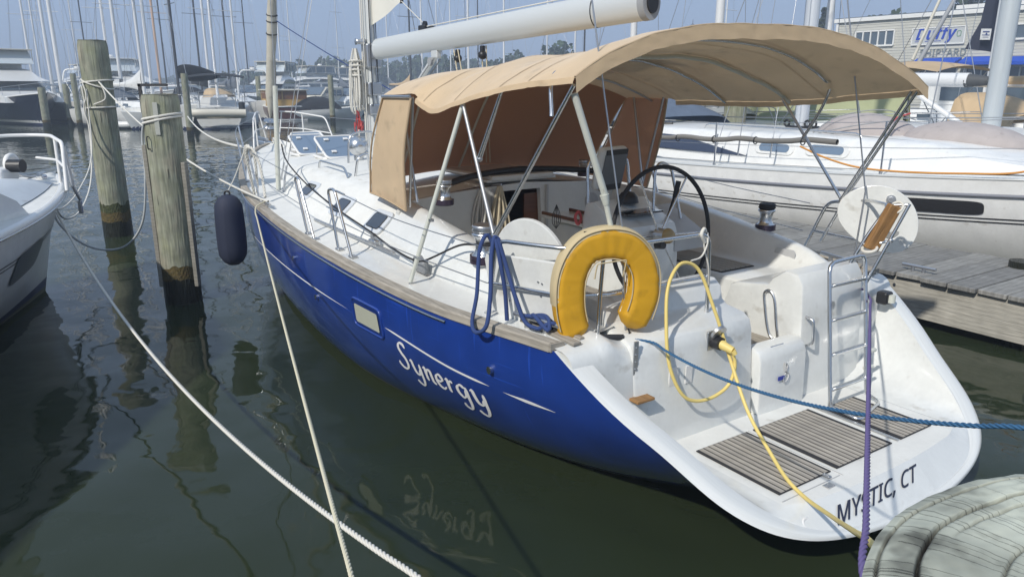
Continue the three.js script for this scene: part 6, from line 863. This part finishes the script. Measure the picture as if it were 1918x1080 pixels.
// ---- boats to the right of the dock
{
  const put = (X, Z) => bw(X, 0, Z);
  const n2 = sailer('white sailboat with a thick grey mast and boom at the right edge', { p: put(4.2, 11.1), yaw: YB + Math.PI, L: 13, mh: 17, mr: .13, mastM: std(lin(.55, .60, .63), .4, { metalness: .2, map: T.dirt }), bimini: C.tan });
  part(n2.t, 'boom_end', rod([13 * .57 - .15, n2.cy + 1.25, 0], [13 * .57 - .55, n2.cy + 1.26, 0], .08, .13, 12), std(lin(.07, .075, .08), .6)); part(n2.t, 'main_boom', rod([13 * .57 - .5, n2.cy + 1.27, 0], [13 * .57 - 4.6, n2.cy + 1.32, 0], .13, .13, 14), C.greyMast); part(n2.t, 'boom_vang', rod([13 * .57 - .1, n2.cy + .2, 0], [13 * .57 - 1.7, n2.cy + 1.15, 0], .06, .045, 10), C.greyMast);
  const n3 = sailer('sailboat covered by a pale green winter tarpaulin', { p: put(10.2, 14.6), yaw: YB + Math.PI, L: 6.4, mh: 13, mr: .08 });
  part(n3.t, 'tarpaulin', grid(26, 14, (u, v) => { const q = v * 2 - 1, r = 2.45 - .25 * Math.sin(u * 3.14 * 3) ** 2 * .4; return [lerp(.3, 6.1, u), lerp(r + .35 - .3 * Math.abs(u - .5), .75, Math.pow(Math.abs(q), .8)) + .03 * fbm(u * 12, v * 8, 3, 3), q * 1.2 * Math.pow(Math.sin(clamp(u * .9 + .08) * 3.14), .4)]; }), C.greenT, 'pale green ribbed winter tarpaulin');
  const n4 = sailer('sailboat with a clear vinyl dodger and tan top near the right rail seat', { p: put(9.8, 13.2), yaw: YB + Math.PI, L: 11, mh: 15, mr: .09, bimini: C.tan, dodger: std(lin(.42, .45, .46), .3, { map: T.cloth }) });
  const n5 = sailer('sailboat with brown canvas seen under the bimini', { p: put(12.2, 12.6), yaw: YB + Math.PI, L: 11, mh: 15, mr: .1, bimini: C.brown, dodger: C.brown, cover: C.yellowC });
  const n6 = sailer('navy hulled sailboat far back under the bimini', { p: put(16.5, 13.4), yaw: YB + Math.PI, L: 11, mh: 16, mr: .09, hullM: C.navy, cover: C.yellowC });
  const n7 = sailer('white sailboat with tan canvas behind the grey mast at right', { p: put(3.4, 16.5), yaw: YB + Math.PI, L: 12, mh: 15, mr: .09, bimini: C.tan, dodger: C.tan, cover: C.tan });
  const n8 = sailer('white sailboat with a dark navy furled sail by the building sign', { p: put(10.5, 24.5), yaw: YB + Math.PI, L: 12, mh: 16, mr: .1, jib: false });
  n8.t.updateMatrixWorld(true); const w8 = (u, v, D) => n8.t.worldToLocal(at(u, v, D));
  part(n8.t, 'furled_jib', rod(w8(1719, 122, 33), w8(1800, -20, 33), .10, .085, 10), std(lin(.30, .31, .32), .6), 'grey furled jib slanting across the building sign'); part(n8.t, 'furled_staysail', rod(w8(1710, 112, 34), w8(1770, -20, 34), .075, .06, 10), C.cream);
  motor('white motor yacht below the blue awnings', { p: put(8, 26), yaw: YB + Math.PI, L: 12 });
  motor('white motorboat with a blue side window at the right edge', { p: put(2.6, 20.5), yaw: YB + Math.PI + .05, L: 11 });
  [[11.0, 10.2, .2, 2.5, 'grey piling seen between the boats left of the white mast'], [9.4, 10.2, .26, 2.6, 'broad grey piling behind the mast base of the white sailboat'], [6.2, 18.5, .3, 2.6, 'thick grey piling near the clear vinyl dodger'], [4.6, 18.4, .26, 2.6, 'grey piling beside the thick right hand mast']].forEach(([X, Z, r, h, lab]) => { const p = put(X, Z); pile(lab, p.x, p.z, r, h, [0, 0]); });
  // the navy sail and its white placard
  const a = at(1838, 98, 36), s = thing('navy_sail', 'dark navy sail hoisted at a slant with a small white placard', 'sail'); const P = [[1808, 92], [1838, 40], [1848, 0], [1856, -30], [1884, -30], [1876, 0], [1862, 98]].map(([u, v]) => at(u, v, 36));
  part(s, 'cloth', (() => { const L2 = [P[0], P[1], P[2], P[3]].map(p => p), R2 = [P[6], P[6].clone().lerp(P[5], .5), P[5], P[4]]; return grid(8, 12, (u, v) => { const k = v * 3, i = Math.min(2, Math.floor(k)), f = k - i, l = L2[i].clone().lerp(L2[i + 1], f), r = R2[i].clone().lerp(R2[i + 1], f), p = l.lerp(r, u); return [p.x, p.y, p.z + .25 * Math.sin(u * 3.14) + .03 * Math.sin(u * 22)]; }); })(), std(lin(.014, .018, .04), .8));
  const pc = at(1847.5, 64, 35.5), pl = part(s, 'placard', bx(.46, .48, .03, pc.x, pc.y, pc.z, .01), C.white); part(pl, 'placard_print', [bx(.3, .05, .01, pc.x, pc.y + .11, pc.z + .02), bx(.34, .03, .01, pc.x, pc.y - .03, pc.z + .02), bx(.26, .02, .01, pc.x, pc.y - .12, pc.z + .02), slab([[-.05, 0], [.05, 0], [0, .08]], .01).translate(pc.x + .02, pc.y + .0, pc.z + .018)], std(lin(.03, .06, .22), .6));
}
// ================================================================ shipyard building
{
  const dir = V(5.6, 0, 8.3).normalize(), b = thing('shipyard_building', 'pale clapboard two storey shipyard building with blue awnings', 'building', [25, 0, -60.6], Math.atan2(-dir.z, dir.x));
  // local x runs along the facade, z points out towards the basin (the viewer)
  const sid = std(lin(.60, .60, .55), .75, { map: T.dirt }), trim = std(lin(.78, .78, .75), .6), zf = -1;
  const N1 = 34, boards = []; for (let i = 0; i < 36; i++) { const y = .4 + i * .189; boards.push(bx(N1, .2, .03, N1 / 2, y + .09, 0).rotateX(0).translate(0, 0, -.02 + (i % 2) * .0015)); boards.push(bx(N1, .022, .05, N1 / 2, y, .0)); }
  part(b, 'wall', bx(N1, 7.1, 8, N1 / 2, 3.55, -4.06), sid); const sd = part(b, 'clapboard_siding', boards, sid); sd.userData.kind = 'stuff'; 
  part(b, 'roof_trim', [bx(N1 + .5, .28, .3, N1 / 2, 7.2, .05, .03), bx(.2, 7, .12, .05, 3.5, .03)], trim); part(b, 'roof', bx(N1 + .3, .1, 8.3, N1 / 2, 7.36, -4.05), C.slate); part(b, 'roof_parapet', bx(9, .5, 2, 12.2, 7.6, -3), trim);
  const win = (x, y, w, h2, n) => { const f = part(b, 'window', [bx(w, .1, .1, x, y + h2 / 2, .06), bx(w, .12, .14, x, y - h2 / 2, .08), ...Array.from({ length: n + 1 }, (_, i) => bx(.09, h2, .1, x - w / 2 + i * w / n, y, .06))], trim); for (let i = 0; i < n; i++) part(f, 'pane', bx(w / n - .1, h2 - .1, .02, x - w / 2 + (i + .5) * w / n, y, .03), C.glass); };
  win(3.15, 5.82, 3.0, 1.05, 5); win(13.4, 5.8, 1.9, .9, 2); win(17, 5.8, 3, 1, 4);
  const sg = part(b, 'sign_board', [bx(3.5, 1.1, .06, 7.8, 5.78, .06, .01)], std(lin(.50, .52, .52), .6)); part(sg, 'sign_frame', [bx(3.6, .07, .1, 7.8, 6.33, .08), bx(3.6, .07, .1, 7.8, 5.23, .08), bx(.07, 1.1, .1, 6.02, 5.78, .08), bx(.07, 1.1, .1, 9.58, 5.78, .08)], trim);
  const lt = letters('Duffy', .80, fontB, .03); { const p = lt.attributes.position; for (let i = 0; i < p.count; i++) p.setX(i, p.getX(i) * .92 + p.getY(i) * .25); lt.computeVertexNormals(); } part(sg, 'sign_lettering', lt.translate(6.2, 5.55, .095), std(lin(.02, .06, .42), .5)); part(sg, 'underline', [bx(.5, .035, .02, 6.5, 5.44, .1), bx(1.1, .035, .02, 7.5, 5.44, .1)], std(lin(.02, .06, .42), .5)); part(sg, 'green_emblem', tube(rrect(.24, .34, .05).map(p => [9.2 + p[0], 5.86 + p[1], .1]), .02, { closed: true, seg: 30, n: 5 }), std(lin(.08, .26, .14), .6));
  const st = letters('SHIPYARD', .5, font, .05); part(b, 'wall_lettering', st.translate(6.68, 4.43, .03), std(lin(.22, .25, .25), .6));
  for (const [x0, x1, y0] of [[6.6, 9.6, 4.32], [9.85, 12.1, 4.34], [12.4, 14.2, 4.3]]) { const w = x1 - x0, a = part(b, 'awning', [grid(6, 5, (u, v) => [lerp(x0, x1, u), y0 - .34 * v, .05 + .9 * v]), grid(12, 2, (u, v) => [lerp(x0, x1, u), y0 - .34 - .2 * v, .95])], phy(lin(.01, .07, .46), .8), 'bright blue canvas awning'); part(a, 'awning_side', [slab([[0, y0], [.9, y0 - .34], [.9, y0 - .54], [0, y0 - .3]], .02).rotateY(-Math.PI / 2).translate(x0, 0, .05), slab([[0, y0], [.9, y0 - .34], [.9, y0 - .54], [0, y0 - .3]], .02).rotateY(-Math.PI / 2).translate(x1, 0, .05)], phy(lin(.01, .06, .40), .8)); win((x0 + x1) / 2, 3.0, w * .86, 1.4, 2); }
  win(2.4, 3.0, 3, 1.3, 3);
}
// ---- red and dark planting under the first awning is too small to read: one low bush
// ================================================================ shore, woods, trees
{
  const shore = std(lin(.10, .11, .06), .95, { map: T.cloth }); 
  const ridge = (name, x0, x1, z, hf, d) => struct(name, grid(60, 6, (u, v) => { const x = lerp(x0, x1, u), q = v; return [x, Math.max(-.2, hf(x) * Math.sin(q * Math.PI * .5)) - .3, z - q * d + 6 * fbm(x * .02, 3, 2, 2)]; }), shore);
  const hL = x => 1.2 + 3.5 * smooth(-420, -60, x) + 1.5 * fbm(x * .03, 1, 4, 3), hR = x => 2 + 4 * smooth(-60, -30, x) + 2 * fbm(x * .04, 8, 4, 3);
  ridge('far_shore', -600, 60, -345, hL, 60); ridge('near_point', -80, 160, -185, hR, 60); ridge('shipyard_ground', 18, 120, -58, x => 1.1, 70);
  // woods: leaf clumps, nobody could count the trees
  const leafG = (() => { const G = []; for (let i = 0; i < 14; i++) { const a = rr(0, 6.28), b = rr(-1, 1), r = rr(.35, 1), s = rr(.28, .5), g = new THREE.CircleGeometry(s, 5).rotateX(rr(0, 3)).rotateY(rr(0, 6)); G.push(clean(g.translate(Math.cos(a) * r * Math.sqrt(1 - b * b), b * r, Math.sin(a) * r * Math.sqrt(1 - b * b)))); } return mergeGeometries(G); })();
  const leafM = phy(lin(.045, .075, .028), .9, { transmission: .2, thickness: 0 });
  function wood(name, list) { const im = new THREE.InstancedMesh(leafG, leafM, list.length), m = new THREE.Matrix4(), q = new THREE.Quaternion(), e = new THREE.Euler(), col = new THREE.Color(); list.forEach(([x, y, z, s, k], i) => { m.compose(V(x, y, z), q.setFromEuler(e.set(rr(0, 6), rr(0, 6), rr(0, 6))), V(s, s * .85, s)); im.setMatrixAt(i, m); im.setColorAt(i, col.setRGB(k * rr(.8, 1.2), k * rr(.85, 1.15), k * rr(.7, 1.1))); }); im.name = numbered(name); im.castShadow = im.receiveShadow = true; scene.add(im); return im; }
  const A = []; for (let i = 0; i < 2600; i++) { const x = rr(-430, 60), d = rr(0, 40), tr = 2.2 + 3.8 * smooth(-190, -70, x) + 2.4 * fbm(x * .06, 5, 1, 3) + 2 * fbm(x * .25, 2, 7, 2); A.push([x, rr(.5, 1) * tr + hL(x) * .25, -348 - d, rr(1.2, 2.3), .9]); }
  const w1 = wood('far_wood', A); w1.userData = { kind: 'stuff', label: 'hazy line of woods along the far shore', category: 'woods' };
  const Bq = []; for (let i = 0; i < 1500; i++) { const x = rr(-78, 110), tr = 4 + 3.5 * smooth(-75, -45, x) * smooth(120, 20, x) + 2.4 * fbm(x * .1, 5, 1, 3) + 1.4 * fbm(x * .4, 2, 7, 2); Bq.push([x, rr(.3, 1) * tr + .6, -188 - rr(0, 30), rr(.8, 1.6), 1.0]); }
  const w2 = wood('near_wood', Bq); w2.userData = { kind: 'stuff', label: 'green woods on the nearer point behind the boom', category: 'woods' };
  // single trees
  const barkM = std(lin(.09, .075, .06), .95);
  function tree(label, p, h, cr, y0, seedDark = 1, conif) {
    const t = thing('tree', label, 'tree', [p.x, 0, p.z]); part(t, 'trunk', [rod([0, 0, 0], [.1, h * .9, 0], cr * .09, cr * .02, 8), ...[0, 1, 2, 3, 4].map(i => { const a = i * 1.3; return rod([0, h * (.45 + i * .08), 0], [Math.cos(a) * cr * .7, h * (.62 + i * .08), Math.sin(a) * cr * .7], cr * .035, cr * .01, 5); })], barkM);
    const G = [], n = conif ? 420 : 620; for (let i = 0; i < n; i++) { let x, y, z, s; if (conif) { const f = rnd(), r = cr * (1 - f) * (.55 + .45 * Math.abs(Math.sin(f * 17))) * Math.sqrt(rr(.3, 1)), a = rr(0, 6.28); x = Math.cos(a) * r; z = Math.sin(a) * r; y = lerp(y0, h, f) - r * .25; s = cr * .13; } else { const a = rr(0, 6.28), b = rr(-1, 1), k = Math.floor(rnd() * 9), ca = k * 2.4, cc = cr * .5; const r = cr * rr(.25, .55); x = Math.cos(ca) * cc * (k % 3) / 2 + Math.cos(a) * r * Math.sqrt(1 - b * b); z = Math.sin(ca) * cc * (k % 3) / 2 + Math.sin(a) * r * Math.sqrt(1 - b * b); y = lerp(y0, h - cr * .3, (k + .5) / 9) + b * r * .7; s = cr * .11; } G.push(clean(new THREE.CircleGeometry(s * rr(.7, 1.4), 5).rotateX(rr(0, 3)).rotateY(rr(0, 6)).translate(x, y, z))); }
    part(t, 'crown', mergeGeometries(G), phy(lin(.05 * seedDark, .085 * seedDark, .03 * seedDark), .9, { transmission: .2, thickness: 0 })); return t;
  }
  tree('round leafy tree behind the bimini near its port corner', at(1038, 100, 130), 9.6, 3.4, 3.5); tree('small leafy tree behind the middle of the boom', at(957, 120, 150), 8.9, 2.6, 3.5); tree('low spreading tree left of the small one under the boom', at(925, 125, 150), 7.4, 2.6, 3); tree('leafy tree just right of the boom vang', at(842, 130, 150), 7.6, 2.4, 3);
  tree('dark conifer right of the grey mast above the bimini', at(1541, 60, 92), 11.0, 2.6, 3, .7, true); tree('leafy tree top showing over the shipyard roof', at(1650, 60, 90), 10.6, 2.9, 6, .8); tree('second leafy tree top over the shipyard roof at right', at(1815, 30, 90), 14.4, 3, 8, .8);
  { const p = at(1298, 46, 110), t = thing('cupola_roof', 'small dark pointed roof peeking over the bimini', 'building', [p.x, 0, p.z]); part(t, 'roof', new THREE.ConeGeometry(1.4, 1.0, 8).translate(0, p.y - .3, 0), C.slate); part(t, 'wall', bx(1.8, p.y - .7, 1.8, 0, (p.y - .7) / 2, 0), C.cream); part(t, 'finial', rod([0, p.y, 0], [0, p.y + .7, 0], .05, .03, 6), C.slate); }
}
// ---- more of the crowded left basin
{
  sailer('white sailboat with slate dodger moored right behind the shorter piling', { p: wat(268, 47), yaw: YB + 3.6, L: 11, mh: 16, mr: .08, dodger: C.slate, bimini: C.slate, cover: C.white });
  sailer('cream hulled sailboat with tan cover between motor yacht and tall piling', { p: wat(62, 62), yaw: YB + 3.4, L: 10.5, mh: 16, mr: .08, hullM: C.cream, cover: C.tan });
  sailer('white ketch like sailboat behind the dinghy boat', { p: wat(392, 64), yaw: YB + 3.5, L: 12, mh: 17, mr: .09, dodger: C.blackC, cover: C.blackC });
  sailer('white sailboat with tan dodger seen under the black bimini', { p: wat(445, 60), yaw: YB + 3.45, L: 11, mh: 16, mr: .07, dodger: C.tan, cover: C.slate });
  motor('white express cruiser with radar arch right of the dinghy boat', { p: wat(470, 68), yaw: YB + 2.8, L: 10, arch: true });
  motor('white sedan cruiser left of the tall piling', { p: wat(118, 64), yaw: YB + 2.7, L: 10, arch: true });
  motor('white flybridge cruiser between the two near pilings', { p: wat(230, 60), yaw: YB + 3.3, L: 9.5, fly: true, arch: true, topM: C.white });
  motor('white trawler with green trim behind the yellow canvas boat', { p: wat(505, 75), yaw: YB + 2.6, L: 11, fly: true, accent: C.greenT });
  sailer('white sailboat with slim mast behind the yellow canvas boat', { p: wat(548, 90), yaw: YB + .2, L: 10, mh: 15, mr: .06 });
  sailer('white sailboat far behind the small cuddy boat', { p: wat(636, 98), yaw: YB + .3, L: 10, mh: 14, mr: .05, cover: C.slate });
}
// ---------------------------------------------------------------- render
const renderer = new THREE.WebGLRenderer({ antialias: true });
renderer.shadowMap.enabled = true; renderer.toneMapping = THREE.LinearToneMapping; renderer.toneMappingExposure = EXPOSURE;
renderer.setSize(1918, 1080);
renderer.render(scene, camera);
